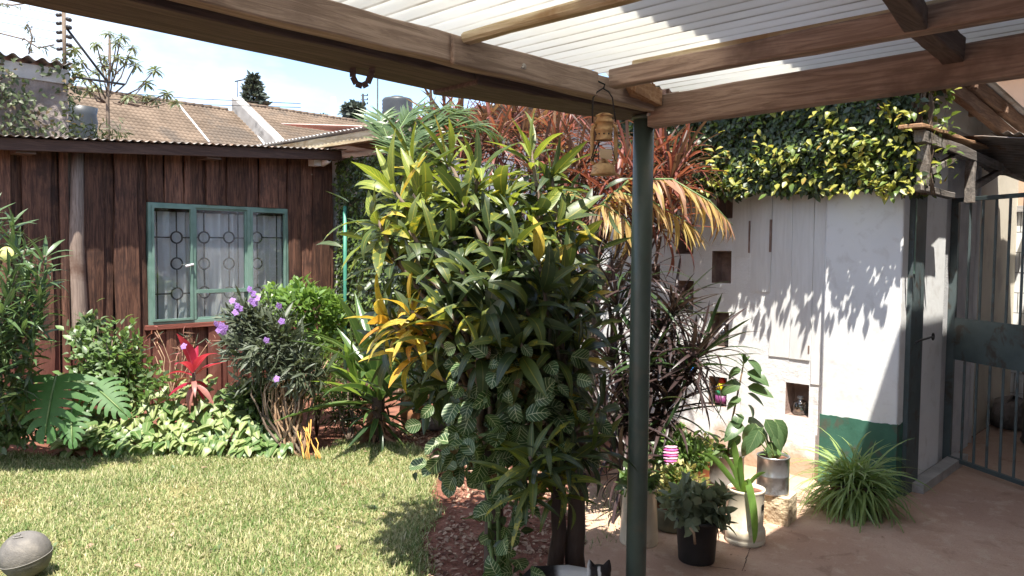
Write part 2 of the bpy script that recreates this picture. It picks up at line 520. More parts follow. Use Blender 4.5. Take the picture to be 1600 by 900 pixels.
M_peach = surf('peach_wall_paint', (.70, .44, .27), (.62, .40, .26), 2, .85, .2, 20, c3=(.72, .56, .42), s3=1.3)
M_black_plastic = surf('black_bucket_plastic', (.018, .017, .018), (.03, .028, .028), 9, .45, .05, 60, spec=.5)
M_cream_pot = surf('cream_glazed_plastic', (.66, .58, .44), (.72, .65, .52), 5, .35, .05, 40, spec=.5, c3=(.52, .42, .30), s3=7)
M_tin = surf('bare_tin_can', (.42, .42, .42), (.60, .60, .60), 6, .3, .12, 9, metallic=.85, c3=(.28, .25, .23), s3=8)
M_tinrust = surf('rusting_tin_can', (.25, .23, .21), (.38, .35, .32), 8, .5, .2, 30, metallic=.5, c3=(.24, .11, .06), s3=5)
M_stone = surf('sawn_stone_block', (.52, .41, .26), (.66, .55, .38), 7, .9, .7, 45, c3=(.38, .29, .19), s3=9, bdist=.02)
M_greypot = surf('mossy_green_tub', (.12, .13, .09), (.19, .19, .13), 8, .7, .2, 50)
M_terracotta = surf('terracotta_clay', (.42, .19, .09), (.52, .26, .14), 6, .8, .2, 50, c3=(.30, .15, .09), s3=5)
M_basket = surf('dark_woven_basket', (.05, .036, .028), (.10, .072, .055), 30, .85, .6, 70)
M_rubber = surf('dusty_grey_rubber', (.115, .106, .097), (.160, .147, .134), 9, .8, .6, 160, c3=(.21, .19, .165), s3=7, bdist=.004)
M_tank = surf('black_tank_plastic', (.035, .04, .045), (.05, .055, .06), 2, .45, .05, 10, spec=.5)
M_bark = surf('grey_brown_bark', (.10, .07, .05), (.19, .145, .11), 14, .9, .8, 60, vec=(1, 1, .3), bdist=.01)
M_darkbark = surf('dark_trunk_bark', (.05, .032, .026), (.085, .058, .045), 14, .9, .7, 60, vec=(1, 1, .3))
M_twig = surf('dry_brown_twig', (.22, .13, .075), (.40, .27, .17), 10, .85, .4, 60)
M_twigorange = surf('orange_dodder_stem', (.50, .24, .05), (.62, .36, .09), 10, .6, .1, 60)
M_greenstem = surf('green_stem', (.10, .16, .05), (.16, .22, .08), 10, .6, .1, 60)
M_camera = surf('white_camera_shell', (.72, .72, .71), None, 5, .4, .02, 40, spec=.5)
M_lens = surf('dark_lens', (.01, .01, .012), None, 5, .1, .0, 40, spec=.6)
M_pinkyarn = surf('pink_yarn', (.72, .10, .38), (.82, .22, .50), 40, .9, .5, 150)
M_pinkpale = surf('pale_pink_yarn', (.85, .50, .66), (.9, .6, .74), 40, .9, .5, 150)
M_blueplastic = surf('bright_blue_plastic', (.03, .22, .70), (.05, .30, .80), 8, .35, .05, 40, spec=.5)
M_yellow = surf('yellow_enamel', (.90, .68, .03), None, 8, .4, .05, 40)
M_red = surf('red_enamel', (.70, .06, .03), None, 8, .4, .05, 40)
M_green2 = surf('green_enamel', (.03, .18, .09), None, 8, .4, .05, 40)
M_purple2 = surf('purple_enamel', (.22, .05, .16), None, 8, .4, .05, 40)
M_paper = surf('buff_paper_tag', (.48, .36, .22), (.54, .42, .28), 8, .85, .1, 60)
def glassmat(name, tint=(.97, .985, .98), refl=.06):
    k = NT(name)
    t = k.n('ShaderNodeBsdfTransparent'); t.inputs[0].default_value = (*tint, 1)
    g = k.n('ShaderNodeBsdfGlossy'); g.inputs['Roughness'].default_value = .03
    lw = k.n('ShaderNodeLayerWeight'); lw.inputs[0].default_value = .35
    f = k.math('MULTIPLY_ADD', lw.outputs['Fresnel'], .6, refl, clamp=True)
    m = k.n('ShaderNodeMixShader'); k.put(m.inputs[0], f)
    k.t.links.new(t.outputs[0], m.inputs[1]); k.t.links.new(g.outputs[0], m.inputs[2])
    return k.end(m.outputs[0])
M_glass = glassmat('window_glass')
M_bottle = glassmat('clear_bottle_glass', (.80, .84, .80), .22)
def curtainmat():
    k = NT('white_net_curtain'); c = (.93, .94, .95)
    d = k.n('ShaderNodeBsdfDiffuse'); d.inputs[0].default_value = (*c, 1)
    t = k.n('ShaderNodeBsdfTranslucent'); t.inputs[0].default_value = (*c, 1)
    m = k.n('ShaderNodeMixShader'); m.inputs[0].default_value = .25
    k.t.links.new(d.outputs[0], m.inputs[1]); k.t.links.new(t.outputs[0], m.inputs[2]); return k.end(m.outputs[0])
M_curtain = curtainmat()
def sheetmat():
    k = NT('translucent_fibreglass_sheet'); q = k.pos()
    n = k.noise(k.pos((1, .25, 1)), 3.5, 5, .6)
    col = k.mix(k.step(n, .35, .7), (.90, .90, .87), (.82, .81, .76))
    # grime that collects along each valley of the corrugation and near the lap
    xx = k.sep(q)[0]
    ph = k.math('FRACT', k.math('ADD', k.math('DIVIDE', xx, .076), 100.0))
    valley = k.math('SUBTRACT', 1, k.step(k.math('ABSOLUTE', k.math('SUBTRACT', ph, .5)), .03, .12))
    g2 = k.step(k.noise(k.pos((3, .8, 1)), 3, 5, .7), .35, .7)
    col = k.mix(k.math('MULTIPLY', valley, k.math('MULTIPLY_ADD', g2, .50, .12)), col, (.20, .14, .09))
    d = k.n('ShaderNodeBsdfDiffuse'); k.put(d.inputs[0], col)
    t = k.n('ShaderNodeBsdfTranslucent'); k.put(t.inputs[0], col)
    m = k.n('ShaderNodeMixShader'); m.inputs[0].default_value = .60
    k.t.links.new(d.outputs[0], m.inputs[1]); k.t.links.new(t.outputs[0], m.inputs[2])
    return k.end(m.outputs[0])
M_sheet = sheetmat()

# ------------------------------------------------------------------ the setting: ground, lawn, patio
XW = 5.27            # face of the white outbuilding wall (it runs along Y)
YC = 7.85            # face of the timber cottage (it runs along X)
YA, XB = 1.82, 2.69  # pergola: back beam runs along X at YA, side beam along Y at XB
g = MB(); g.grid(lambda u, v: (-120 + 240 * u, -120 + 240 * v, -.05), 1, 1)
struct(g.build('ground', M_soil))
# garden soil with a gently uneven surface
_ph = [random.uniform(0, 6) for _ in range(8)]
def soil_h(x, y):
    return -.028 + .010 * math.sin(x * 3.1 + _ph[0]) * math.sin(y * 2.7 + _ph[1]) + .006 * math.sin(x * 9 + _ph[2]) * math.sin(y * 8 + _ph[3])
g = MB(); g.grid(lambda u, v: (-2 + 9 * u, 1.6 + 7 * v, soil_h(-2 + 9 * u, 1.6 + 7 * v)), 90, 70)
struct(g.build('soil_bed', M_soil))
lawn_px = [(-420, 708), (0, 706), (110, 716), (220, 706), (330, 702), (440, 706), (480, 716), (520, 700), (545, 686), (600, 690), (655, 702), (676, 730), (668, 775), (690, 800), (655, 840), (668, 900), (640, 1000), (560, 1400), (-600, 1400)]
LAWN = [tuple(onZ(x, y, -.02)[:2]) for x, y in lawn_px]
LX0, LX1 = min(p[0] for p in LAWN), max(p[0] for p in LAWN); LY0, LY1 = min(p[1] for p in LAWN), max(p[1] for p in LAWN)
g = MB()
nx, ny = 100, 100
for i in range(nx):
    for j in range(ny):
        x0 = LX0 + (LX1 - LX0) * i / nx; x1 = LX0 + (LX1 - LX0) * (i + 1) / nx
        y0 = LY0 + (LY1 - LY0) * j / ny; y1 = LY0 + (LY1 - LY0) * (j + 1) / ny
        if inpoly((x0 + x1) / 2, (y0 + y1) / 2, LAWN):
            g.add([(x0, y0, soil_h(x0, y0) + .008), (x1, y0, soil_h(x1, y0) + .008), (x1, y1, soil_h(x1, y1) + .008), (x0, y1, soil_h(x0, y1) + .008)], [(0, 1, 2, 3)], True)
struct(g.build('lawn', M_lawnsoil))
# cement patio: one slab under the pergola and along the wall, its garden edge worn uneven
edge = [(-4, 2.15), (1.0, 2.2), (2.2, 2.26), (2.75, 2.36), (3.05, 2.44), (3.25, 2.5), (3.5, 2.75), (3.75, 3.0), (4.2, 3.2), (4.7, 3.25), (XW + .02, 3.3)]
g = MB(); top = [(x, y + random.uniform(-.02, .02), .012) for x, y in edge]
pl = top + [(XW + .02, -3, .012), (-4, -3, .012)]
n = len(pl)
g.add(pl, [tuple(reversed(range(n)))])
g.add([p for p in pl] + [(p[0], p[1] + .02, -.06) for p in pl], [(i, (i + 1) % n, n + (i + 1) % n, n + i) for i in range(n)])
struct(g.build('patio', M_patio))
g = MB(); g.add([(XW + .02, -3, .010), (12, -3, .010), (12, 1.66, .010), (XW + .02, 1.66, .010)], [(0, 1, 2, 3)])
struct(g.build('path', M_patio))
# cracks in the cement
def crack(pts):
    m = MB(); P = [G(x, y) for x, y in pts]
    for a, b in zip(P, P[1:]):
        for s_ in range(4):
            p = a.lerp(b, s_ / 4); q = a.lerp(b, (s_ + 1) / 4)
            d = (q - p).normalized(); nn = Vector((-d.y, d.x, 0)) * random.uniform(.0012, .0035)
            j = nn * random.uniform(-2, 2)
            m.add([p - nn + Vector((0, 0, .0145)), q - nn + j + Vector((0, 0, .0145)), q + nn + j + Vector((0, 0, .0145)), p + nn + Vector((0, 0, .0145))], [(0, 1, 2, 3)])
    return m
patio = bpy.data.objects['patio']
M_crack = surf('cement_crack', (.12, .075, .055), None, 5, .95, .2, 40)
for pts in ([(1178, 846), (1168, 872), (1160, 897)], [(1086, 884), (1108, 889), (1150, 895)]):
    crack(pts).build('crack', M_crack, patio)

# ------------------------------------------------------------------ main house behind the photographer (its eave shades the patio)
h = thing('main_house', 'main house whose eave shades the patio, behind the viewpoint', 'house', (2, -1.6, 0))
MB().box((-6, -2.2, 0), (11, -2.0, 3.5)).build('wall', M_white, h)
MB().box((-6, -3.4, 3.44), (11, .94, 3.50)).build('roof', M_white, h)

# ------------------------------------------------------------------ white outbuilding: wall, niches, boards, pier, roof
ob = thing('white_outbuilding', 'white plastered outbuilding wall with brick-sized niches and a green dado', 'outbuilding', (XW, 3, 0))
niches_px = [(1057, 350, 1083, 397), (1113, 392, 1142, 443), (1060, 438, 1083, 490), (1110, 486, 1138, 543), (1062, 545, 1086, 586), (1108, 587, 1135, 637), (1228, 597, 1263, 653), (1120, 307, 1147, 341), (1012, 412, 1031, 442)]
NICHE = []
for x0, y0, x1, y1 in niches_px:
    a = onX(x0, y0, XW); b = onX(x1, y1, XW)
    NICHE.append((min(a.y, b.y), max(a.y, b.y), min(a.z, b.z), max(a.z, b.z)))
WTOP = 2.62
Y0P = onX(1285, 700, XW).y        # where the pier begins
Y1P = onX(1400, 700, XW - .05).y  # pier's outer corner
ys = sorted({Y0P, YC + .4, *[v for n_ in NICHE for v in n_[:2]]}); zs = sorted({-.05, WTOP, *[v for n_ in NICHE for v in n_[2:]]})
w = MB()
for a, b in zip(ys, ys[1:]):
    for c, d in zip(zs, zs[1:]):
        my, mz = (a + b) / 2, (c + d) / 2
        if any(n_[0] < my < n_[1] and n_[2] < mz < n_[3] for n_ in NICHE): continue
        w.add([(XW, a, c), (XW, b, c), (XW, b, d), (XW, a, d)], [(0, 3, 2, 1)])
REV = []
for (a, b, c, d) in NICHE:       # splayed reveals
    t = .012; e = .11; q = .25 * (b - a)
    f_ = [(XW, a, c), (XW, b, c), (XW, b, d), (XW, a, d)]; bk = [(XW + e, a + q * .3, c + t), (XW + e, b - q * .6, c + t), (XW + e, b - t, d - t), (XW + e, a + t, d - t)]
    REV.append((f_, bk))
w.box((XW + .13, Y0P, -.05), (XW + .30, YC + .4, WTOP))
w.build('wall', M_plaster, ob)
for (a, b, c, d), (f_, bk) in zip(NICHE, REV):
    m = MB(); m.add(f_ + bk, [(0, 1, 5, 4), (1, 2, 6, 5), (2, 3, 7, 6), (3, 0, 4, 7), (4, 5, 6, 7)]); m.build('niche', M_niche, ob)
# painted boards over the plaster, gaps between them
bx = [1141, 1170.5, 1203, 1235, 1268.5, 1286]
bb = [402, 455, 556, 560, 600, 700]
for i in range(5):
    ya = onX(bx[i], 500, XW).y - .003; yb = onX(bx[i + 1], 500, XW).y + .003
    zt = onX(bx[i], 303, XW).z + .05; zb = onX(bx[i], bb[i], XW).z
    m = MB(); nseg = 6; vs_ = []; fs = []
    tilt = random.uniform(-.002, .002)
    for s_ in range(nseg + 1):
        z = zb + (zt - zb) * s_ / nseg; j1, j2 = random.uniform(-.003, .003), random.uniform(-.003, .003)
        th = .005 + random.uniform(-.001, .001) + i % 2 * .003
        vs_ += [(XW - th - tilt, yb + j1, z), (XW - th + tilt, ya + j2, z), (XW + .002, ya + j2, z), (XW + .002, yb + j1, z)]
    for s_ in range(nseg):
        o = s_ * 4
        fs += [(o, o + 1, o + 5, o + 4), (o + 1, o + 2, o + 6, o + 5), (o + 3, o, o + 4, o + 7)]
    fs += [(0, 3, 2, 1), (nseg * 4, nseg * 4 + 1, nseg * 4 + 2, nseg * 4 + 3)]
    m.add(vs_, fs); m.build('board', M_board, ob)
# dark slots where boards have split
for (x0, y0, x1, y1) in ((1202.4, 343, 1204.6, 394), (1262, 540, 1264.2, 553), (1169.6, 345, 1170.8, 395)):
    a = onX(x0, y0, XW - .013); b = onX(x1, y1, XW - .013)
    m = MB(); m.box((XW - .0105, a.y, a.z), (XW - .004, b.y, b.z)); m.build('split', M_niche, ob)
# pier at the end of the wall
pier = MB().box((XW - .05, Y1P, .012), (XW + .9, Y0P, 2.5)).build('pier', M_white, ob); bevel(pier, .012, 3)
zd = onX(1285, 647, XW - .05).z
m = MB(); nd = 26; vs_ = []; fs = []
path = [(XW - .0535, Y0P + .003 - (Y0P - Y1P + .0065) * i / nd) for i in range(nd + 1)] + [(XW - .049 + .012 * i, Y1P - .0035) for i in range(1, 12)]
for (a, b) in path:
    zt_ = zd + random.uniform(-.005, .004); vs_ += [(a, b, .010), (a, b, zt_), (a + .004, b + .004, zt_ + .001)]
for i in range(len(path) - 1):
    o = i * 3; fs += [(o, o + 3, o + 4, o + 1), (o + 1, o + 4, o + 5, o + 2)]
m.add(vs_, fs); m.build('dado', M_dado, ob)
# return wall beside the passage
MB().box((XW + .9, Y1P + .03, .008), (XW + 1.85, Y1P + .2, 2.5)).build('return_wall', M_roughcast, ob)
MB().box((XW + .2, Y1P - .10, .010), (XW + 1.3, Y1P - .005, .07)).build('sill_step', M_concrete, ob)
# sheet roof over the outbuilding
def corr(m, x0, x1, y0, y1, zf, along='X', pitch=.076, amp=.009, n=8):
    """corrugation ribs run along `along`"""
    span = (y1 - y0) if along == 'X' else (x1 - x0)
    k = max(8, int(span / pitch * n))
    def fn(u, v):
        if along == 'X':
            y = y0 + (y1 - y0) * v; x = x0 + (x1 - x0) * u; w_ = y
        else:
            x = x0 + (x1 - x0) * v; y = y0 + (y1 - y0) * u; w_ = x
        return (x, y, zf(x, y) + amp * math.cos(2 * math.pi * w_ / pitch))
    m.grid(fn, 6, k)
    return m
def solidify(o, t=.002):
    s_ = o.modifiers.new('thickness', 'SOLIDIFY'); s_.thickness = t; return o
solidify(corr(MB(), 4.88, 8.0, 1.34, 9.2, lambda x, y: 2.86 - .05 * (x - 4.92), 'X', n=6).build('roof', M_zinc, ob))
for yy in (1.42, 3.2, 5.2, 7.4, 9.0):
    roughbeam('rafter', (4.96, yy, 2.79), (8.0, yy, 2.64), .055, .10, M_redbeam, ob)
for xx in (5.02, 5.9, 6.8): roughbeam('purlin', (xx, 1.36, 2.765 - .05 * (xx - 4.92)), (xx, 9.1, 2.765 - .05 * (xx - 4.92)), .05, .07, M_redbeam, ob)
roughbeam('fascia', (4.925, 5.4, 2.77), (4.925, 9.2, 2.77), .025, .11, M_pale_timber, ob)
MB().box((XW + .9, Y1P + .035, 2.5), (XW + 2.6, Y1P + .2, 2.74)).build('gable_panel', M_white, ob)
MB().box((XW + .3, Y1P + .04, 2.5), (XW + .9, Y1P + .2, 2.74)).build('gable_panel', M_white, ob)

# ------------------------------------------------------------------ timber cottage
ct = thing('timber_cottage', 'cottage clad in rough brown timber slabs with a red painted base', 'cottage', (3, YC, 0))
XL = onY(-140, 400, YC).x; XR = onY(521, 400, YC).x
WX0, WX1 = onY(231, 400, YC).x, onY(449, 400, YC).x
WZ1, WZ0 = onY(233, 316, YC).z, onY(234, 508, YC).z
MB().box((XL, YC + .05, -.05), (WX0, YC + .13, 2.42)).build('wall', M_fascia, ct)
MB().box((WX1, YC + .05, -.05), (XR, YC + .13, 2.42)).build('wall', M_fascia, ct)
MB().box((WX0, YC + .05, -.05), (WX1, YC + .13, WZ0)).build('wall', M_fascia, ct)
MB().box((WX0, YC + .05, WZ1), (WX1, YC + .13, 2.42)).build('wall', M_fascia, ct)
MB().box((XR - .1, YC + .14, -.05), (XR, YC + 3, 2.42)).build('wall', M_fascia, ct)
MB().box((XL, YC + 1.2, -.05), (XR - .1, YC + 1.25, 2.40)).build('inner_wall', M_fascia, ct)
def zE(x): return 2.481 + .0635 * (x - 1.872)
def plank(x0, x1, z0, z1, dy, th, mat):
    m = MB(); n_ = 8; vs_ = []; fs = []
    w0 = random.uniform(0, 6); am = random.uniform(.003, .011)
    for i in range(n_ + 1):
        z = z0 + (z1 - z0) * i / n_
        a = am * math.sin(z * 4 + w0) + random.uniform(-.004, .004); b = am * math.sin(z * 3.3 + w0 * 2) + random.uniform(-.004, .004)
        crown = random.uniform(.004, .010)
        vs_ += [(x0 + a, YC + dy, z), ((x0 + x1) / 2, YC + dy - crown, z), (x1 + b, YC + dy, z), (x1 + b, YC + dy + th, z), (x0 + a, YC + dy + th, z)]
    for i in range(n_):
        o = i * 5
        for j in range(5): fs.append((o + j, o + (j + 1) % 5, o + 5 + (j + 1) % 5, o + 5 + j))
    fs += [(4, 3, 2, 1, 0), tuple(n_ * 5 + j for j in range(5))]
    m.add(vs_, fs); m.build('plank', mat, ct)
x = XL; i = 0; grey = [(onY(104, 400, YC).x, onY(142, 400, YC).x), (onY(60, 400, YC).x, onY(76, 400, YC).x)]
while x < XR - .02:
    wd = random.choice([.07, .10, .13, .16, .20, .22])
    x1 = min(x + wd, XR)
    if XR - x1 < .06: x1 = XR
    for gx in (WX0, WX1):
        if abs(x1 - gx) < .07: x1 = gx
        elif x < gx - .01 < x1: x1 = gx
    mid = (x + x1) / 2
    mt = M_plankgrey if any(a < mid < b for a, b in grey) or (random.random() < .12 and mid < grey[0][0]) else M_plank
    dy = .012 - (i % 2) * .034 + random.uniform(-.012, .006)
    if WX0 - .01 < mid < WX1 + .01:
        plank(x + .002, x1 - .002, -.04, WZ0 - .045, dy, .03, mt); plank(x + .002, x1 - .002, WZ1 + .004, zE(x) - .035, dy, .03, mt)
    else: plank(x + .002, x1 - .002, -.04, zE(x) - .035, dy, .03, mt)
    x = x1; i += 1
MB().bar((XL, YC + .09, zE(XL) - .13), (XR, YC + .09, zE(XR) - .13), .07, .22).build('wall_plate', M_fascia, ct)
# round grey pole half set into the wall
pp = onY(122, 400, YC - .03)
MB().tube([(pp.x, YC - .02, -.04), (pp.x + .01, YC - .03, .8), (pp.x - .012, YC - .02, 1.6), (pp.x + .015, YC - .015, 2.44)], [.075, .07, .066, .05], 10).build('corner_pole', M_plankgrey, ct)
MB().box((WX0 - .04, YC - .05, WZ0 - .045), (WX1 + .04, YC + .04, WZ0 - .003)).build('window_ledge', wood('red_ledge', (.21, .07, .05), (.30, .11, .08), 'X'), ct)
# eave: fascia, soffit battens, corrugated roof edge
roughbeam('fascia', (XL, YC - .24, zE(XL) - .052), (XR - .05, YC - .24, zE(XR) - .052), .03, .105, M_fascia, ct, .002, 20)
MB().bar((XL, YC - .085, zE(XL) - .02), (XR - .05, YC - .085, zE(XR) - .02), .27, .018).build('soffit', M_fascia, ct)
solidify(corr(MB(), XL, XR, YC - .30, YC + 3, lambda x, y: zE(x) + .022 + .02 * (y - YC), 'Y', n=6).build('roof', M_zincdark, ct))
for px in (40, 330): 
    p = onY(px, 244, YC - .1)
    MB().box((p.x - .10, YC - .22, zE(p.x) - .125), (p.x + .05, YC + .02, zE(p.x) - .05)).build('rafter_end', M_beamdark, ct)
# window
wn = link('window', bpy.data.meshes.new('window'), ct)
def wx(px): return onY(px, 400, YC).x
def wz(py, px=279): return onY(px, py, YC).z
fw = .032
fr = MB()
fr.box((WX0, YC - .02, WZ0), (WX0 + fw, YC + .05, WZ1)); fr.box((WX1 - fw, YC - .02, WZ0), (WX1, YC + .05, WZ1))
fr.box((WX0 + fw, YC - .02, WZ1 - fw), (WX1 - fw, YC + .05, WZ1)); fr.box((WX0 + fw, YC - .02, WZ0), (WX1 - fw, YC + .05, WZ0 + fw))
bpy.data.objects.remove(wn)
wn = fr.build('window', M_windowgreen, ct)
mu = [wx(302), wx(388)]
for xm in mu: MB().box((xm - .018, YC - .022, WZ0 + fw), (xm + .018, YC + .048, WZ1 - fw)).build('mullion', M_windowgreen, wn)
sash = [(WX0 + fw, mu[0] - .018, -.035), (mu[0] + .018, mu[1] - .018, -.002), (mu[1] + .018, WX1 - fw, -.035)]
ztr = onY(345, 454, YC).z
for i, (a, b, dy) in enumerate(sash):
    z0, z1 = WZ0 + fw, WZ1 - fw; t = .02
    m = MB()
    m.box((a, YC + dy, z0), (a + t, YC + dy + .03, z1)); m.box((b - t, YC + dy, z0), (b, YC + dy + .03, z1))
    m.box((a + t, YC + dy, z1 - t), (b - t, YC + dy + .03, z1)); m.box((a + t, YC + dy, z0), (b - t, YC + dy + .03, z0 + t))
    m.build('sash', M_windowgreen, wn)
    MB().box((a + t, YC + .012, z0 + t), (b - t, YC + .016, z1 - t)).build('pane', M_glass, wn)
MB().box((sash[1][0], YC - .03, ztr - .018), (sash[1][1], YC + .005, ztr + .018)).build('transom', M_windowgreen, wn)
MB().tube([(mu[0] - .10, YC - .045, onY(282, 416, YC).z), (mu[0] - .02, YC - .05, onY(282, 413, YC).z)], .012, 8).build('latch', M_camera, wn)
# iron grille with rings, inside the glass
gy = YC + .045
gc = [(279, (371, 412, 459)), (322, (371, 412, 457)), (361, (371, 412, 457)), (405, (371, 412, 457))]
rr = .058
def ring(m, cx, cz):
    m.tube([(cx + rr * math.cos(t * 2 * math.pi / 20), gy, cz + rr * math.sin(t * 2 * math.pi / 20)) for t in range(21)], .008, 6, False)
for i, (a, b, dy) in enumerate(sash):
    m = MB()
    cols = [[gc[0]], gc[1:3], [gc[3]]][i]
    for px, pys in cols:
        cx = wx(px); zz = [onY(px, py, YC).z for py in pys]
        for z in zz: ring(m, cx, z)
        segs = [(WZ1, zz[0] + rr)] + [(zz[k] - rr, zz[k + 1] + rr) for k in range(len(zz) - 1)] + [(zz[-1] - rr, WZ0)]
        for a_, b_ in segs: m.tube([(cx, gy, a_), (cx, gy, b_)], .007, 5)
    for z in (onY(cols[0][0], 371, YC).z, onY(cols[0][0], 459, YC).z):
        cuts = sorted(wx(px) for px, _ in cols); xs = [a] + [v for c_ in cuts for v in (c_ - rr, c_ + rr)] + [b]
        for k in range(0, len(xs) - 1, 2): m.tube([(xs[k], gy, z), (xs[k + 1], gy, z)], .007, 5)
    m.tube([((a + .075) if i == 0 else b - .075, gy, WZ0), ((a + .075) if i == 0 else b - .075, gy, WZ1)], .007, 5)
    m.build('grille', M_iron, wn)
cu = MB()
cu.grid(lambda u, v: (WX0 + (WX1 - WX0) * u, YC + .115 + .036 * math.sin(u * 62 + 2 * math.sin(u * 9)) + .012 * math.sin(u * 131 + v * 2), WZ0 - .02 + (WZ1 - WZ0 - .06) * v), 160, 6)
cu.build('curtain', M_curtain, wn)
# ------------------------------------------------------------------ pergola
pg = thing('pergola', 'rough timber pergola roofed with translucent white corrugated sheets on a green pipe post', 'pergola', (XB, YA, 0))
roughbeam('front_beam', (-1.6, YA - .055, 2.168), (2.64, YA - .055, 2.178), .055, .082, M_beamX, pg, .003, 26)
xs_ = onY(676, 142, YA + .19).x
roughbeam('back_plank', (-1.6, YA + .085, 2.150), (xs_, YA + .085, 2.138), .21, .05, M_beamdark, pg, .003, 18)  # darker than the front beam: unlit underside painted into the timber tone
roughbeam('back_plank', (xs_ + .004, YA + .09, 2.132), (2.80, YA + .09, 2.178), .22, .062, M_beamdark, pg, .003, 12)
# lapped fishplate on the face
a0 = onY(703, 85, YA - .085).x
roughbeam('fishplate', (a0, YA - .092, 2.168), (2.25, YA - .092, 2.178), .016, .086, M_beamX, pg, .002, 10)
roughbeam('rafter', (2.32, -2.0, 2.235), (2.32, YA - .105, 2.205), .05, .068, M_beamY, pg, .003, 20)
roughbeam('side_beam', (XB - .0, -2.0, 2.195), (XB - .0, YA - .03, 2.142), .055, .122, M_beamY, pg, .003, 20)
roughbeam('nogging', (2.347, .68, 2.215), (2.66, .68, 2.20), .06, .075, M_beamdark, pg, .003, 6)
roughbeam('nogging', (1.45, .55, 2.195), (2.293, .68, 2.21), .06, .06, M_beamdark, pg, .003, 6)
roughbeam('batten', (1.60, -2.0, 2.225), (1.60, YA - .088, 2.210), .042, .034, M_pale_timber, pg, .003, 20, .008)
roughbeam('batten', (2.335, -2.0, 2.262), (2.335, YA - .2, 2.246), .06, .022, M_pale_timber, pg, .002, 16)
# split offcut lying on the corner
m = MB(); p0 = Vector((2.43, YA - .115, 2.20)); p1 = Vector((2.655, YA - .085, 2.185)); n_ = 12
vs_ = []; fs = []
for i in range(n_ + 1):
    c = p0.lerp(p1, i / n_); e = .3 + .7 * min(1, i / 4)
    for (a, b) in ((-1, -1), (1, -1), (1, 1), (-1, 1)):
        vs_.append(c + Vector((0 if i else random.uniform(-.02, .02), a * .022 + random.uniform(-.003, .003), b * .03 * (e if b > 0 else 1) + random.uniform(-.004, .006) * (2 if b > 0 else .5))))
for i in range(n_):
    for j in range(4): fs.append((i * 4 + j, i * 4 + (j + 1) % 4, i * 4 + 4 + (j + 1) % 4, i * 4 + 4 + j))
fs += [(0, 3, 2, 1), (n_ * 4, n_ * 4 + 1, n_ * 4 + 2, n_ * 4 + 3)]
m.add(vs_, fs)
for k in range(14):
    q = p0.lerp(p1, random.uniform(0, .9)) + Vector((0, random.uniform(-.022, .0), .026))
    d = Vector((random.uniform(-.03, .012), random.uniform(-.012, .004), random.uniform(.004, .02)))
    m.tube([q, q + d * .6, q + d], [.0045, .003, .0008], 4)
m.build('split_offcut', M_offcut, pg)
post = MB().tube([(2.70, YA + .01, -.03), (2.70, YA + .01, .5), (2.70, YA + .01, 1.4), (2.70, YA + .01, 2.128)], .0425, 28)
post.build('post', M_postgreen, pg)
m = MB(); m.lathe((2.70, YA + .01, 2.118), [(.043, 0), (.050, .003), (.050, .014), (.0, .015)], 24); m.build('post_cap', M_postgreen, pg)
m = MB(); m.box((2.655, YA - .045, 2.124), (2.76, YA - .033, 2.134)); m.build('cap_plate', M_zinc, pg)
# corrugated sheets, ribs along Y
def sheet_z(x, y): return 2.296 + .006 * (YA - y) - .068 + .036 * max(0, min(x, 2.64) - 1.4)
edgesX = [(-1.7, .78, 0), (.72, 1.70, .003), (1.64, 2.52, 0), (2.46, 3.10, .003)]
for x0_, x1_, dz in edgesX:
    solidify(corr(MB(), x0_, x1_, -2.0, YA + .02, lambda x, y: sheet_z(x, y) + dz, 'Y', n=10).build('roof_sheet', M_sheet, pg), .0015)
# bits of torn sheet, nail, hook
for px in ():
    p = onY(px, 70 + (px - 725) * .25, YA - .09)
    m = MB(); zz_ = sheet_z(p.x, YA) - .018; m.add([(p.x, YA - .08, zz_), (p.x + .02, YA - .08, zz_ - .002), (p.x + .018, YA - .10, zz_ + .005), (p.x + .004, YA - .10, zz_ + .007)], [(0, 1, 2, 3)])
    solidify(m.build('torn_edge', M_offcut, pg), .002)
p = onY(818, 104, YA - .10)
m = MB(); m.tube([p, p + Vector((-.03, -.02, -.012))], .003, 6); m.lathe(p + Vector((0, 0, 0)), [(0, -.004), (.010, -.004), (.010, .004), (0, .004)], 10, Matrix.Rotation(R(90), 3, 'X')); m.build('bolt', M_zinc, pg)
hp = onZ(566, 114, 2.10)
m = MB(); pts = [hp + _r * a + Vector((0, 0, b)) for a, b in ((-.028, .03), (-.028, -.012), (-.018, -.032), (0, -.038), (.016, -.030), (.028, .0), (.030, .03))]
for a, b in zip(pts, pts[1:]): m.bar(a, b, .018, .005, up=tuple(_f))
m.build('hanger_strap', M_beamdark, pg)

# ------------------------------------------------------------------ hanging lantern
lt_top = onY(945, 135, YA - .12)
LD = (lt_top - EYE).dot(_f)
lx, ly = lt_top.x, lt_top.y
def lz(py): return at(948, py, LD).z
ln = thing('hurricane_lantern', 'rusty yellow hurricane lantern hanging from the pergola beam', 'lantern', (lx, ly, lz(272)))
sx = LD / FPX   # metres per pixel at the lantern
m = MB(); m.lathe((lx, ly, lz(273)), [(.0, 0), (20 * sx, 0), (20.5 * sx, 2 * sx), (19 * sx, 5 * sx), (17 * sx, 14 * sx), (14 * sx, 17 * sx), (8 * sx, 19 * sx), (0, 19.5 * sx)], 28); m.build('fuel_tank', M_rust, ln)
m = MB(); m.lathe((lx, ly, lz(258)), [(8 * sx, 0), (9 * sx, 4 * sx), (6 * sx, 9 * sx), (4 * sx, 11 * sx), (0, 11 * sx)], 20); m.build('burner', M_rust, ln)
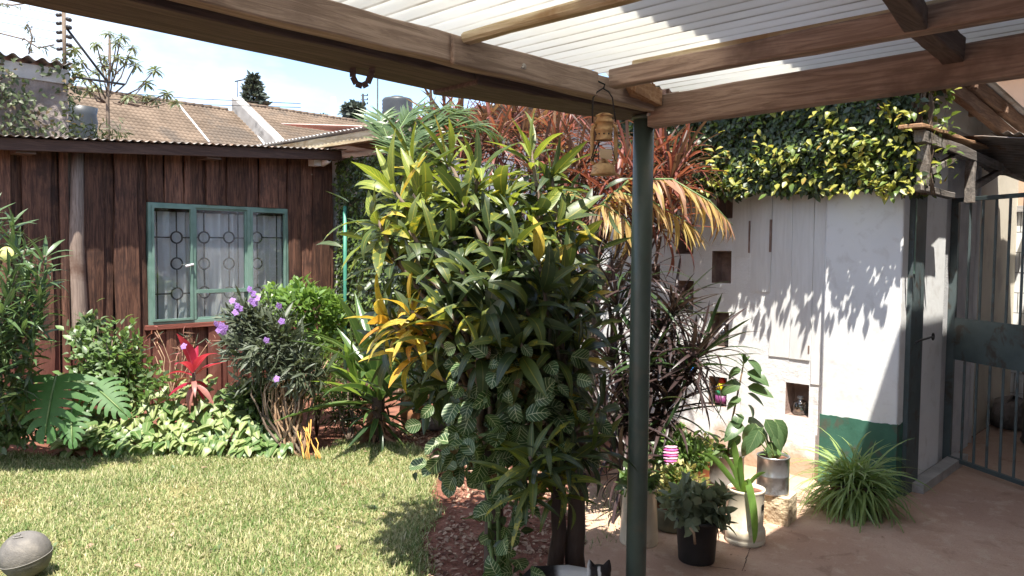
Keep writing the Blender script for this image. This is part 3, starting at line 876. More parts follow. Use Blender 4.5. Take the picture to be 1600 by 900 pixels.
m = MB(); m.lathe((lx, ly, lz(219)), [(13 * sx, 0), (14 * sx, 1.5 * sx), (12.5 * sx, 5 * sx), (12.5 * sx, 13 * sx), (14.5 * sx, 15 * sx), (14.5 * sx, 17 * sx), (13 * sx, 19 * sx), (12.5 * sx, 26 * sx), (15 * sx, 27 * sx), (15 * sx, 29 * sx), (11 * sx, 36 * sx), (13 * sx, 37 * sx), (13.5 * sx, 39 * sx), (8 * sx, 42 * sx), (0, 42.5 * sx)], 28); m.build('chimney_hood', M_rust, ln)
m = MB()
for k in range(10):
    t = k / 10 * 6.283; m.ball((lx + 12.7 * sx * math.cos(t), ly + 12.7 * sx * math.sin(t), lz(210)), 1.4 * sx, 8, 5)
m.build('vent_hole', M_iron, ln)
for s_ in (-1, 1):
    d = _r * s_
    P = [Vector((lx, ly, 0)) + d * (a * sx) + Vector((0, 0, lz(b))) for a, b in ((13, 196), (17, 197), (18.5, 202), (18.5, 225), (18.5, 245), (17.5, 253), (13, 257))]
    MB().tube(P, [3.2 * sx] * 7, 10).build('side_tube', M_rust, ln)
P = [Vector((lx, ly, 0)) + _r * (a * sx) + Vector((0, 0, lz(b))) for a, b in ((-18, 192), (-19, 170), (-18, 153), (-12, 144), (-3, 138), (6, 143), (12, 152), (15, 172), (18, 190))]
MB().tube(P, .0028, 6).build('bail_handle', M_iron, ln)
MB().tube([Vector((lx, ly, lz(138))) - _r * .004, Vector((lx, ly, lz(132))), Vector((lx, ly + .03, 2.19))], .003, 6).build('hook', M_iron, ln)
for k in range(5):
    a = Vector((lx, ly, 0)) + _r * random.uniform(-.03, .03) - _f * .01; b = a + _r * random.uniform(-.03, .03)
    MB().tube([a + Vector((0, 0, lz(222))), b + Vector((0, 0, lz(252)))], .0016, 5).build('guard_wire', M_iron, ln)
c = Vector((lx, ly, lz(242))) - _f * .035 + _r * .006
m = MB(); m.add([c - _r * .024 + Vector((0, 0, .018)), c + _r * .020 + Vector((0, 0, .013)), c + _r * .019 - Vector((0, 0, .022)), c - _r * .026 - Vector((0, 0, .015))], [(0, 1, 2, 3)])
solidify(m.build('paper_tag', M_paper, ln), .001)

# ------------------------------------------------------------------ security camera under the eave
cp = onY(500, 252, YC - .12)
sc_ = thing('security_camera', 'small white security camera under the cottage eave', 'camera', cp)
MB().box(cp + Vector((-.09, -.02, -.055)), cp + Vector((.0, .10, .03))).build('bracket', M_camera, sc_)
Mc = Matrix.Rotation(R(75), 3, 'X')
m = MB(); m.lathe(cp + Vector((.05, -.02, 0)), [(0, -.07), (.035, -.07), (.043, -.05), (.043, .07), (.036, .085), (0, .085)], 18, Mc); m.build('housing', M_camera, sc_)
m = MB(); m.lathe(cp + Vector((.05, -.02, 0)), [(0, .086), (.027, .086), (.027, .092), (0, .093)], 16, Mc); m.build('lens', M_lens, sc_)

# ------------------------------------------------------------------ gate, frame post, canopy, passage beyond
gs = thing('gate_frame_post', 'dark green steel door post with a rusty bolt on the white pier', 'gate post', (XW + .12, Y1P - .03, 0))
xa, xb = onY(1421, 500, Y1P - .02).x, onY(1440, 500, Y1P - .02).x
MB().box((xa, Y1P - .030, .012), (xb, Y1P + .015, 2.02)).build('post', M_gate, gs)
MB().box((xa + .01, Y1P - .036, 1.45), (xa + .028, Y1P - .031, 2.0)).build('edge_strip', M_windowgreen, gs)
zl = onY(1437, 530, Y1P - .06).z
m = MB(); m.tube([(xa - .07, Y1P - .08, zl - .01), (xa - .02, Y1P - .085, zl), (xb + .03, Y1P - .085, zl + .004)], .007, 7); m.tube([(xb + .03 + .022 * math.cos(t * .628), Y1P - .085, zl + .004 + .022 * math.sin(t * .628)) for t in range(11)], .005, 6)
m.build('bolt', M_iron, gs)
H = Vector((G(1474, 724).x, G(1474, 724).y, 0)); E = G(1600, 770); gd = Vector((E.x - H.x, E.y - H.y, 0)).normalized()
gt = thing('steel_gate', 'dark green barred steel gate with a solid middle panel standing open', 'gate', H)
GW = 1.35; zt = 1.99
gn = Vector((-gd.y, gd.x, 0))
def gb(name, s0, z0, s1, z1, w_, h_, off=0):
    return bevel(MB().bar(H + gd * s0 + gn * off + Vector((0, 0, z0)), H + gd * s1 + gn * off + Vector((0, 0, z1)), w_, h_).build(name, M_gate, gt), .002, 1)
gb('stile', .03, .03, .03, zt, .05, .05); gb('stile', GW, .03, GW, zt, .05, .05)
gb('rail', .055, zt - .015, GW - .03, zt - .015, .03, .03)
gb('rail', .055, .06, GW - .03, .06, .03, .03)
zm1, zm0 = 1.11, .80
bevel(MB().bar(H + gd * .055 + Vector((0, 0, (zm0 + zm1) / 2)), H + gd * (GW - .03) + Vector((0, 0, (zm0 + zm1) / 2)), .012, zm1 - zm0).build('solid_panel', M_gate, gt), .002, 1)
for k in range(1, 11):
    s_ = .055 + k * (GW - .085) / 11
    gb('bar', s_, zm1, s_, zt - .03, .016, .016); gb('bar', s_, .075, s_, zm0, .016, .016)
for z in (.35, 1.6): gb('hinge', -.02, z, -.02, z + .12, .035, .035)
MB().box((H.x - .02, H.y + .03, .010), (H.x + .09, H.y + .13, 2.35)).build('hanging_post', M_gate, gt)
# canopy of old timber and sheet over the gate
cn = thing('gate_canopy', 'sagging old timber and rusted sheet canopy over the gate', 'canopy', (XW + .3, Y1P, 2.0))
YK = Y1P - .12
def ck(px, py): return onY(px, py, YK)
roughbeam('edge_beam', ck(1436, 212), ck(1640, 292), .06, .07, M_greybeam, cn, .004, 10)
roughbeam('edge_board', ck(1430, 204) + Vector((0, .03, .03)), ck(1545, 238) + Vector((0, .05, .03)), .14, .022, M_offcut, cn, .005, 10)
for px, y0, y1 in ((1444, 222, 292), (1517, 248, 318)):
    a, b = ck(px, y0), ck(px, y1); roughbeam('prop', (a.x, YK, a.z), (a.x, YK, b.z), .06, .06, M_greybeam, cn, .003, 6)
roughbeam('brace', ck(1452, 268), ck(1508, 236), .045, .045, M_greybeam, cn, .003, 6)
roughbeam('brace', ck(1522, 292), ck(1570, 262), .045, .045, M_greybeam, cn, .003, 6)
roughbeam('lintel', ck(1434, 293), ck(1486, 306), .05, .04, M_greybeam, cn, .003, 6)
o = corr(MB(), XW + .95, XW + 2.9, .35, Y1P + .02, lambda x, y: 2.345 + .10 * math.sin(x * 3.2) * .4 - .06 * (x - XW - .9) + .035 * math.sin(y * 5), 'Y', .076, .011, 6).build('sheet', M_zincdark, cn); solidify(o, .002)
o = corr(MB(), XW + 1.6, XW + 3.2, .2, Y1P - .1, lambda x, y: 2.52 - .07 * (x - XW - 1.6) + .05 * math.sin(y * 4 + 1) + .03 * math.sin(x * 7), 'X', .076, .012, 6).build('sheet', M_zincdark, cn); solidify(o, .002)
roughbeam('roof_joist', (XW + .9, 1.1, 2.46), (XW + 2.9, 1.1, 2.40), .06, .09, M_redbeam, cn)
roughbeam('roof_joist', (XW + .3, Y1P - .14, 2.66), (XW + 2.3, Y1P - .14, 2.52), .055, .10, M_redbeam, cn)
# bent water pipe above the roof
a = onY(1514, 155, Y1P + .6); b = onY(1576, 154, Y1P + .6)
pw = thing('water_pipe', 'thin grey water pipe bent over the outbuilding roof', 'pipe', (a.x, a.y, 2.6))
MB().tube([(a.x, a.y, 2.66), (a.x, a.y, a.z - .02), (a.x + .03, a.y, a.z), (b.x - .04, b.y, b.z), (b.x, b.y, b.z - .03), (b.x, b.y, b.z - .16)], .012, 8).build('pipe', M_zinc, pw)
MB().tube([(onY(1503, 118, Y1P + .6).x, a.y, 2.6), (onY(1503, 118, Y1P + .6).x, a.y, 3.3)], .007, 6).build('riser', M_iron, pw)
# yard beyond the gate
yw = thing('yard_wall', 'whitewashed block wall seen through the gate bars', 'wall', (9, .8, 0))
for r_ in range(10):
    for k in range(-3, 8):
        y0 = -1.5 + k * .42 + (r_ % 2) * .21; 
        mbk = MB().box((9.0 + random.uniform(-.004, .004), y0 + .004, r_ * .2 + .004), (9.15, y0 + .416, r_ * .2 + .196)); mbk.build('block', M_white, yw)
MB().box((9.02, -3.0, 0), (9.14, 2.2, 1.99)).build('mortar', M_concrete, yw)
MB().box((8.96, -3.0, 2.0), (9.19, 2.2, 2.06)).build('coping', M_concrete, yw)
ph_ = thing('peach_house', 'peach painted house wall behind the yard wall', 'house', (11.5, 0, 0))
MB().box((11.5, -6, 0), (14.5, 3.2, 3.9)).build('wall', M_peach, ph_)
for k, yy in enumerate((1.05, -.9)):
    MB().box((11.47, yy, 2.3), (11.5, yy + .5, 3.3)).build('window', M_windowgreen, ph_)
MB().box((11.2, -6.3, 3.9), (14.8, 3.4, 4.0)).build('roof', M_zinc, ph_)
cw = thing('cream_side_wall', 'cream wall with a small dark window behind the gate', 'wall', (7.2, Y1P + .1, 0))
MB().box((XW + 1.86, Y1P + .10, 0), (9.0, Y1P + .25, 2.6)).build('wall', M_cream, cw)
wa, wb = onY(1508, 344, Y1P + .08), onY(1526, 430, Y1P + .08)
f_ = MB().box((wa.x, Y1P + .07, wb.z), (wb.x, Y1P + .10, wa.z)).build('window', M_windowgreen, cw)
MB().box((wa.x + .03, Y1P + .066, wb.z + .03), (wb.x - .03, Y1P + .069, wa.z - .03)).build('pane', M_lens, f_)
MB().tube([(XW + 2.0, Y1P + .06, 0), (XW + 2.0, Y1P + .06, 2.3)], .025, 10).build('downpipe', M_white, cw)
sp = thing('dark_metal_drum', 'dark rusted metal drum standing behind the gate', 'drum', (7.7, 1.05, 0))
m = MB(); m.lathe((7.7, 1.05, .01), [(0, 0), (.29, 0), (.30, .02), (.29, .04), (.29, .28), (.305, .30), (.29, .32), (.29, .56), (.305, .58), (.29, .60), (.29, .86), (.30, .88), (.28, .88), (.27, .84), (0, .83)], 28); m.build('drum', M_zincdark, sp)
for k, (x, y, r_) in enumerate(((7.4, .55, .22), (7.9, .35, .26), (8.2, 1.5, .20))):
    m = MB(); m.ball((x, y, r_ * .6), r_, 10, 7, sc=(1.2, 1, .8)); o = m.build('rubble_stone', M_stonewall, None, (x, y, 0))
    for v in o.data.vertices: v.co *= random.uniform(.85, 1.12)
    tag(o, ['grey rubble stone nearest the gate bars', 'largest grey rubble stone beyond the gate', 'small grey rubble stone by the cream wall'][k], 'stone', 'stones behind the gate')

# ------------------------------------------------------------------ neighbour's tiled house
nh = thing('tiled_house', "neighbour's house with a brown clay tile roof and a white parapet", 'house', (9, 14, 0))
def tiled(name, x0, x1, yr, zr, pitch, rows, rl=.32):
    V = []; F = []; nx_ = int((x1 - x0) / .045)
    for r_ in range(rows):
        ya, za = yr - r_ * rl * math.cos(pitch), zr - r_ * rl * math.sin(pitch)
        yb, zb = ya - rl * 1.08 * math.cos(pitch), za - rl * 1.08 * math.sin(pitch)
        o = len(V)
        dz0 = [random.uniform(-.006, .006) for _ in range(nx_ // 5 + 2)]
        for i in range(nx_ + 1):
            x = x0 + (x1 - x0) * i / nx_; w_ = .022 * math.cos(2 * math.pi * x / .20) + dz0[i // 5]
            V += [(x, ya, za + w_), (x, yb, zb + w_ + .065), (x, yb, zb + w_ - .01)]
        for i in range(nx_):
            a = o + i * 3; F += [(a, a + 1, a + 4, a + 3), (a + 1, a + 2, a + 5, a + 4)]
    return rawmesh(name, np.array(V), np.array(F), M_tile, nh, kind='stuff')
yr = 36.0; pt = R(31)
xr0 = onY(112, 140, yr).x; xr1 = onY(362, 172, yr).x; zr = onY(200, 150, yr).z
zr2 = onY(372, 162, yr).z
tiled('roof_tiles', xr0 - 4, xr1, yr, zr, pt, 28); tiled('roof_tiles', xr1 + .55, xr1 + 16, yr, zr2, pt, 28)
def ridge(x0, x1, z):
    m = MB(); k = int((x1 - x0) / .4)
    for i in range(k):
        a = x0 + i * .4; m.tube([(a, yr, z + .01), (a + .41, yr, z + .015 + random.uniform(-.004, .004))], [.10, .115], 10)
    o = m.build('ridge_tiles', M_tile, nh); o['kind'] = 'stuff'
ridge(xr0 - 4, xr1, zr); ridge(xr1 + .55, xr1 + 16, zr2)
m = MB(); L_ = 9.5; PW = .55; PH = .32
m.add([(xr1, yr, zr2 + PH), (xr1 + PW, yr, zr2 + PH), (xr1 + PW, yr - L_ * math.cos(pt), zr2 + PH - L_ * math.sin(pt)), (xr1, yr - L_ * math.cos(pt), zr2 + PH - L_ * math.sin(pt)),
       (xr1, yr, zr2 - 1.4), (xr1 + PW, yr, zr2 - 1.4), (xr1 + PW, yr - L_ * math.cos(pt), zr2 - 2 - L_ * math.sin(pt)), (xr1, yr - L_ * math.cos(pt), zr2 - 2 - L_ * math.sin(pt))],
      [(0, 1, 2, 3), (7, 6, 5, 4), (0, 3, 7, 4), (1, 5, 6, 2), (3, 2, 6, 7), (0, 4, 5, 1)])
bevel(m.build('parapet', M_parapet, nh), .02, 2)
MB().box((xr0 - 3.8, yr - 7.2, 0), (xr1 + 15.8, yr + 7, zr - 4.6)).build('wall', M_cream, nh)
m = MB(); m.add([(xr0 - 4, yr + .02, zr - .1), (xr1 + 16, yr + .02, zr - .1), (xr1 + 16, yr + 7.6, zr - 4.6), (xr0 - 4, yr + 7.6, zr - 4.6)], [(0, 1, 2, 3)]); m.build('rear_slope', M_tile, nh)
def wire(name, pts, label, cat, mat=M_iron, r_=.006, group=None):
    m = MB(); P = [Vector(p) for p in pts]; m.tube(P, r_, 5); o = m.build(name, mat, None, P[0]); return tag(o, label, cat, group)
# cables lying down the tile slope
for pa, pb, lab in (((279, 163), (327, 222), 'pale cable lying down the near tile roof slope'), ((366, 164), (416, 229), 'pale cable lying along the white parapet')):
    P = []
    for i in range(9):
        t = i / 8; px = pa[0] + (pb[0] - pa[0]) * t; py = pa[1] + (pb[1] - pa[1]) * t
        r_ = ray(px, py); # meet the tile plane
        n_ = Vector((0, -math.sin(pt), math.cos(pt))); P0 = Vector((0, yr, zr + .06)); k = n_.dot(P0 - EYE) / n_.dot(r_); P.append(EYE + r_ * k)
    wire('roof_cable', P, lab, 'cable', M_camera, .045)
# TV aerial, mast, poles
ta = onY(371, 163, yr); tb = onY(371, 126, yr)
ae = thing('television_aerial', 'thin aerial on the roof beside the white parapet', 'aerial', ta)
MB().tube([ta - Vector((0, 0, .3)), Vector((ta.x, ta.y, tb.z))], .018, 6).build('mast', M_iron, ae)
m = MB(); m.tube([Vector((ta.x - .12, ta.y, tb.z - .06)), Vector((ta.x + .40, ta.y, tb.z + .12))], .03, 5)
for k in range(4):
    c = Vector((ta.x - .1 + k * .08, ta.y, tb.z - .05 + k * .03)); m.tube([c - Vector((.02, .12, 0)), c + Vector((.02, .12, 0))], .009, 4)
m.build('dipole', M_iron, ae)
def pole(px, y0, y1, D, r_, label, mat=M_concrete, arms=False):
    b = at(px, y0, D); t_ = at(px, y1, D)
    o = thing('utility_pole', label, 'pole', (b.x, b.y, 0))
    MB().tube([(b.x, b.y, 0), (b.x, b.y, t_.z)], [r_ * 1.2, r_], 10).build('shaft', mat, o)
    if arms:
        m = MB()
        for k in range(3):
            z = t_.z - .15 - k * .35; m.bar((b.x + .3, b.y - .3, z), (b.x - .1, b.y + .1, z), .06, .06)
            m.tube([(b.x + .27, b.y - .27, z), (b.x + .27, b.y - .27, z + .16)], .05, 6)
        m.build('crossarm', M_iron, o)
pole(521, 192, 152, 62, .20, 'pale concrete pole behind the far tiled roof')
pole(567, 192, 147, 66, .10, 'dark utility pole with crossarms beside the far tree', M_iron, True)
pole(590, 185, 124, 19, .018, 'thin dark mast left of the black water tank', M_iron)
# water tank
tc = at(621, 180, 20)
wt_ = thing('water_tank', 'black ribbed plastic water tank above the garden', 'water tank', (tc.x, tc.y, 0))
rt = 24 * 20 / FPX; zb = at(621, 190, 20).z; ztp = at(621, 153, 20).z
pr = [(0, zb)]
for k in range(12):
    z = zb + (ztp - zb) * .86 * k / 11; pr.append((rt * (1.0 if k % 2 else .965), z))
pr += [(rt * .9, ztp - .03), (rt * .45, ztp), (rt * .4, ztp + .03), (0, ztp + .035)]
m = MB(); m.lathe((tc.x, tc.y, 0), pr, 36); m.build('tank', M_tank, wt_)
m = MB()
for s_ in ((-1, -1), (1, -1), (1, 1), (-1, 1)): m.bar((tc.x + s_[0] * rt * .7, tc.y + s_[1] * rt * .7, 0), (tc.x + s_[0] * rt * .7, tc.y + s_[1] * rt * .7, zb - .1), .1, .1)
m.build('stand_legs', M_iron, wt_)
MB().box((tc.x - rt, tc.y - rt, zb - .1), (tc.x + rt, tc.y + rt, zb - .005)).build('platform', M_concrete, wt_)
# pinkish low roof by the tank
pr_ = thing('pink_sheet_roof', 'faded pink sheet roof beside the black tank', 'roof', (at(565, 200, 14).x, at(565, 200, 14).y, 0))
c = at(600, 200, 14)
solidify(corr(MB(), c.x - 1.2, c.x + 3, c.y - 1.5, c.y + 1.5, lambda x, y: c.z - .1 + .12 * (y - c.y), 'Y', .12, .015, 6).build('sheet', surf('faded_pink_sheet', (.55, .36, .31), (.62, .45, .40), 2, .7, .1, 20), pr_), .003)
MB().box((c.x - 1, c.y - 1.2, 0), (c.x + 2.8, c.y + 1.3, c.z - .35)).build('wall', M_cream, pr_)

# ------------------------------------------------------------------ old boundary wall on the left, electric fence
YL = 9.1
xr_ = onY(106, 150, YL).x; zt0 = onY(60, 98, YL).z
bw = thing('boundary_wall', 'old stained boundary wall topped with corrugated sheet, overgrown with creeper', 'wall', (xr_ - 2, YL, 0))
MB().box((xr_ - 5, YL, 0), (xr_, YL + .22, zt0 - .18)).build('wall', M_stonewall, bw)
MB().box((xr_ - 5, YL - .02, zt0 - .18), (xr_ + .01, YL + .24, zt0 - .03)).build('band', M_concrete, bw)
solidify(corr(MB(), xr_ - 5, xr_ + .02, YL - .12, YL + .35, lambda x, y: zt0 + .012, 'Y', .13, .02, 8).build('coping_sheet', M_zincdark, bw), .003)
fp = onY(101, 95, YL + .1); ft = onY(103, 16, YL + .1)
ep = thing('electric_fence_post', 'electric fence post with stacked black insulators on the old wall', 'fence post', fp)
MB().tube([fp - Vector((0, 0, .3)), Vector((fp.x, fp.y, ft.z))], .02, 8).build('post', M_bark, ep)
ins = []
for s_, pys in ((-1, (24, 37, 51, 64, 77)), (1, (31, 43, 58, 71, 85))):
    for py in pys:
        z = onY(102, py, YL + .1).z; c = Vector((fp.x, fp.y, z)) + _r * (s_ * .052)
        m = MB(); m.lathe(c, [(0, -.016), (.026, -.016), (.034, 0), (.026, .016), (0, .016)], 10, Matrix.Rotation(R(15 * s_), 3, 'Y')); m.build('insulator', M_black_plastic, ep)
        ins.append((s_, c))
a = onY(104, 44, YL + .1); b = onY(168, 128, YL + .1)
MB().tube([a, b], .013, 6).build('stay', M_iron, ep); MB().tube([b - Vector((.35, 0, 0)), b + Vector((.18, 0, 0))], .014, 6).build('stay_foot', M_iron, ep)
for (s_, c), lab in zip(ins[:4], ('topmost', 'second highest', 'third highest', 'lowest')):
    wire('fence_wire', [c, c + Vector((-2.5, 0, -.03)), c + Vector((-5, .0, 0))], lab + ' electric fence wire running left from the fence post', 'wire', M_zinc, .003, 'electric fence wires')
for k, (py0, py1) in enumerate(((140, 162), (152, 168))):
    wire('overhead_wire', [at(120, py0, 26), at(300, (py0 + py1) / 2 + 3, 27), at(470, py1, 28)], ['upper thin overhead wire above the tile roof', 'lower thin overhead wire above the tile roof'][k], 'wire', M_iron, .012)

# black tank-like stack of tyres in front of the tiles
dk = onY(128, 200, YL + .8)
ds = thing('black_drum', 'black ribbed drum standing behind the cottage roof', 'drum', (dk.x, dk.y, 0))
pr = [(0, 2.4)]; z0, z1 = 2.4, onY(128, 168, YL + .8).z
for k in range(10): pr.append((.17 if k % 2 else .155, z0 + (z1 - z0) * k / 9))
pr.append((0, z1 + .01)); m = MB(); m.lathe((dk.x, dk.y, 0), pr, 20); m.build('drum', M_tank, ds)
MB().box((dk.x - .2, dk.y - .2, 0), (dk.x + .2, dk.y + .2, 2.395)).build('stand', M_concrete, ds)
# ------------------------------------------------------------------ leaf shapes and leaf materials
LS_croton = [Leaf('lance', 8, .17, .30, .18, .10), Leaf('lance', 8, .15, .75, .14, .15), Leaf('lance', 8, .19, .10, .24, .06), Leaf('lance', 8, .16, 1.1, .12, .12), Leaf('lance', 8, .14, .5, .3, .2)]
LS_crotonw = [Leaf('lance', 8, .24, .5, .18, .12), Leaf('lance', 8, .21, .9, .14, .15), Leaf('lance', 8, .26, .25, .22, .08), Leaf('lance', 8, .22, 1.25, .12, .12)]
LS_lance = [Leaf('lance', 4, .17, .3, .15), Leaf('lance', 4, .14, .6, .1), Leaf('lance', 4, .19, .05, .2)]
LS_narrow = [Leaf('lance', 5, .085, .35, .12), Leaf('lance', 5, .075, .8, .1), Leaf('lance', 5, .09, .1, .12)]
LS_strap = [Leaf('strap', 7, .055, .5, .25), Leaf('strap', 7, .05, 1.0, .2), Leaf('strap', 7, .06, .2, .25)]
LS_thin = [Leaf('needle', 6, .045, .7, .2), Leaf('needle', 6, .04, 1.2, .2), Leaf('needle', 6, .05, .3, .2)]
LS_grassy = [Leaf('needle', 7, .050, 1.2, .3), Leaf('needle', 7, .045, 1.7, .3), Leaf('needle', 7, .05, .8, .3)]
LS_sword = [Leaf('lance', 7, .13, .25, .28), Leaf('lance', 7, .12, .6, .25), Leaf('lance', 7, .14, .08, .3)]
LS_oval = [Leaf('ovate', 3, .55, .3, .12), Leaf('ovate', 3, .48, .6, .15), Leaf('ovate', 3, .6, .05, .1)]
LS_big = [Leaf('ovate', 7, .50, .5, .14, .05), Leaf('ovate', 7, .46, .9, .12, .06), Leaf('ovate', 7, .52, .2, .14)]
LS_heart = [Leaf('heart', 6, .78, .4, .10, .05), Leaf('heart', 6, .70, .8, .12, .05), Leaf('heart', 6, .82, .15, .08)]
LS_round = [Leaf('round', 9, .76, .5, .10, .10), Leaf('round', 9, .70, .9, .14, .14), Leaf('round', 9, .80, .2, .16, .08), Leaf('round', 9, .66, .7, .24, .2)]
LS_needle = [Leaf('needle', 2, .10, .2, .1)]

ML_croton = leafmat('croton_leaf_green', (.050, .088, .018), (.125, .155, .032), (.32, .28, .05), .05, None, ((.48, .40, .04), 30, .60, .68), .42, .32)
ML_crotondark = leafmat('croton_leaf_deep_shade', (.028, .050, .018), (.060, .086, .028), (.18, .18, .06), .045, None, None, .40, .22)  # deep green leaf, darkened so that the crown's own shade is in its colour
ML_crotonyel = leafmat('croton_leaf_yellow', (.42, .25, .03), (.60, .45, .08), (.66, .52, .12), .06, (9, .13, (.62, .50, .10)), ((.14, .17, .03), 24, .50, .60), .35, .35)
ML_crotonor = leafmat('croton_leaf_orange', (.50, .20, .025), (.62, .36, .05), (.6, .3, .1), .06, None, ((.30, .10, .03), 26, .55, .65), .4, .35)
ML_crotonlime = leafmat('croton_leaf_lime', (.12, .185, .03), (.23, .275, .05), (.50, .48, .09), .06, (9, .14, (.42, .42, .06)), None, .42, .36)
ML_nerve = leafmat('nerve_leaf', (.030, .080, .022), (.060, .12, .035), (.66, .70, .44), .035, (6, .12, (.56, .62, .36)), ((.06, .09, .03), 12, .5, .62), .45, .32)
ML_nervered = leafmat('nerve_leaf_reddish', (.12, .07, .03), (.20, .09, .05), (.66, .50, .42), .04, (8, .13, (.55, .48, .30)), None, .4, .25)
ML_reddrac = leafmat('red_dracaena_leaf', (.15, .038, .034), (.25, .080, .058), (.36, .16, .10), .08, None, None, .45, .35)
ML_browndrac = leafmat('brown_dracaena_leaf', (.06, .032, .026), (.13, .07, .05), None, .05, None, None, .5, .3)
ML_orangedrac = leafmat('orange_dracaena_leaf', (.24, .115, .065), (.34, .21, .12), None, .05, None, None, .5, .3)
ML_darkdrac = leafmat('dark_purple_leaf', (.030, .022, .022), (.060, .036, .034), (.07, .04, .04), .1, None, None, .35, .18)
ML_darkgreen = leafmat('dark_green_strap', (.022, .050, .02), (.05, .085, .03), None, .1, None, None, .35, .25)
ML_palmyel = leafmat('yellow_palm_leaflet', (.38, .25, .08), (.46, .36, .14), None, .05, None, ((.28, .14, .075), 14, .46, .58), .45, .4)
ML_palmbrown = leafmat('dry_palm_leaflet', (.24, .12, .07), (.34, .19, .11), None, .05, None, None, .6, .3)
ML_frond = leafmat('cycad_leaflet', (.07, .12, .05), (.13, .19, .075), None, .08, None, None, .35, .3)
ML_ivy = leafmat('ivy_leaf', (.030, .050, .026), (.062, .088, .040), None, .05, None, None, .42, .15)
ML_ivynew = leafmat('ivy_new_leaf', (.26, .30, .06), (.42, .40, .09), (.5, .5, .15), .05, None, ((.50, .26, .06), 18, .60, .68), .4, .4)
ML_ivymid = leafmat('ivy_green_leaf', (.08, .14, .03), (.16, .22, .05), None, .05, None, None, .4, .3)
ML_creeper = leafmat('creeper_leaf', (.035, .06, .02), (.085, .10, .035), None, .05, None, ((.16, .09, .05), 5, .58, .66), .5, .25)
ML_olean = leafmat('oleander_leaf', (.045, .095, .035), (.10, .16, .065), (.24, .28, .14), .05, None, None, .38, .25)
ML_rose = leafmat('rose_leaf', (.080, .13, .060), (.155, .215, .10), None, .05, None, None, .42, .3)
ML_monstera = leafmat('monstera_leaf', (.045, .13, .03), (.08, .18, .045), (.25, .32, .10), .03, None, None, .58, .35)
ML_syn = leafmat('pale_arrowhead_leaf', (.15, .22, .07), (.33, .37, .15), (.50, .52, .30), .10, None, None, .42, .3, edge=(.11, .19, .055))
ML_syngreen = leafmat('green_arrowhead_leaf', (.07, .14, .04), (.13, .21, .06), (.32, .36, .16), .08, None, None, .42, .3)
ML_cordred = leafmat('crimson_cordyline_leaf', (.30, .016, .042), (.42, .035, .075), (.50, .10, .15), .05, None, None, .36, .4)
ML_corddull = leafmat('dull_pink_cordyline_leaf', (.30, .10, .09), (.42, .20, .17), None, .05, None, None, .45, .3)
ML_ruel = leafmat('ruellia_leaf', (.045, .062, .038), (.105, .125, .075), (.14, .15, .10), .06, None, None, .5, .2)
ML_hedge = leafmat('hedge_leaf', (.085, .17, .03), (.18, .28, .055), None, .05, None, None, .35, .35)
ML_conif = leafmat('feathery_leaf', (.10, .18, .04), (.18, .26, .07), None, .05, None, None, .5, .35)
ML_yucca = leafmat('yucca_leaf', (.045, .095, .030), (.085, .15, .045), (.16, .22, .08), .05, None, None, .3, .25, edge=(.22, .28, .09))
ML_yuccalight = leafmat('young_yucca_leaf', (.16, .27, .05), (.26, .36, .08), (.40, .45, .15), .06, None, None, .35, .35)
ML_dry = leafmat('dead_leaf', (.16, .075, .045), (.28, .16, .10), None, .05, None, None, .7, .15)
ML_spider = leafmat('spider_plant_leaf', (.14, .24, .07), (.24, .34, .11), (.34, .40, .18), .12, None, None, .4, .3)
ML_agap = leafmat('glossy_strap_leaf', (.13, .25, .05), (.20, .33, .08), None, .05, None, None, .3, .35)
ML_pothos = leafmat('big_green_leaf', (.06, .12, .045), (.11, .18, .075), (.24, .30, .15), .03, (7, .08, (.14, .2, .09)), None, .35, .3)
ML_grey = leafmat('grey_green_leaf', (.15, .19, .115), (.25, .29, .19), None, .05, None, None, .5, .2)
ML_gera = leafmat('geranium_leaf', (.10, .19, .05), (.19, .29, .09), None, .05, None, None, .45, .35)
ML_yelfl = leafmat('yellowish_small_leaf', (.36, .34, .14), (.50, .46, .22), None, .05, None, None, .5, .3)
ML_cass = leafmat('umbrella_tree_leaf', (.11, .145, .075), (.18, .21, .11), None, .05, None, None, .5, .3)
ML_far = leafmat('far_tree_leaf', (.05, .068, .055), (.085, .105, .085), None, .05, None, None, .7, .15)
ML_purple = leafmat('violet_petal', (.38, .20, .62), (.52, .32, .75), (.25, .10, .45), .1, None, None, .5, .4)

def stems(root, base, tips, r0, r1, mat, name='stem', wob=.04, seg=6):
    base = Vector(base)
    for t in tips:
        t = Vector(t); P = []
        for i in range(6):
            k = i / 5; q = base.lerp(t, k); q.x += (t.x - base.x) * (k * k - k) * .5; q.y += (t.y - base.y) * (k * k - k) * .5
            if 0 < i < 5: q += rvec() * wob
            P.append(q)
        MB().tube(P, [r0 + (r1 - r0) * i / 5 for i in range(6)], seg).build(name, mat, root)

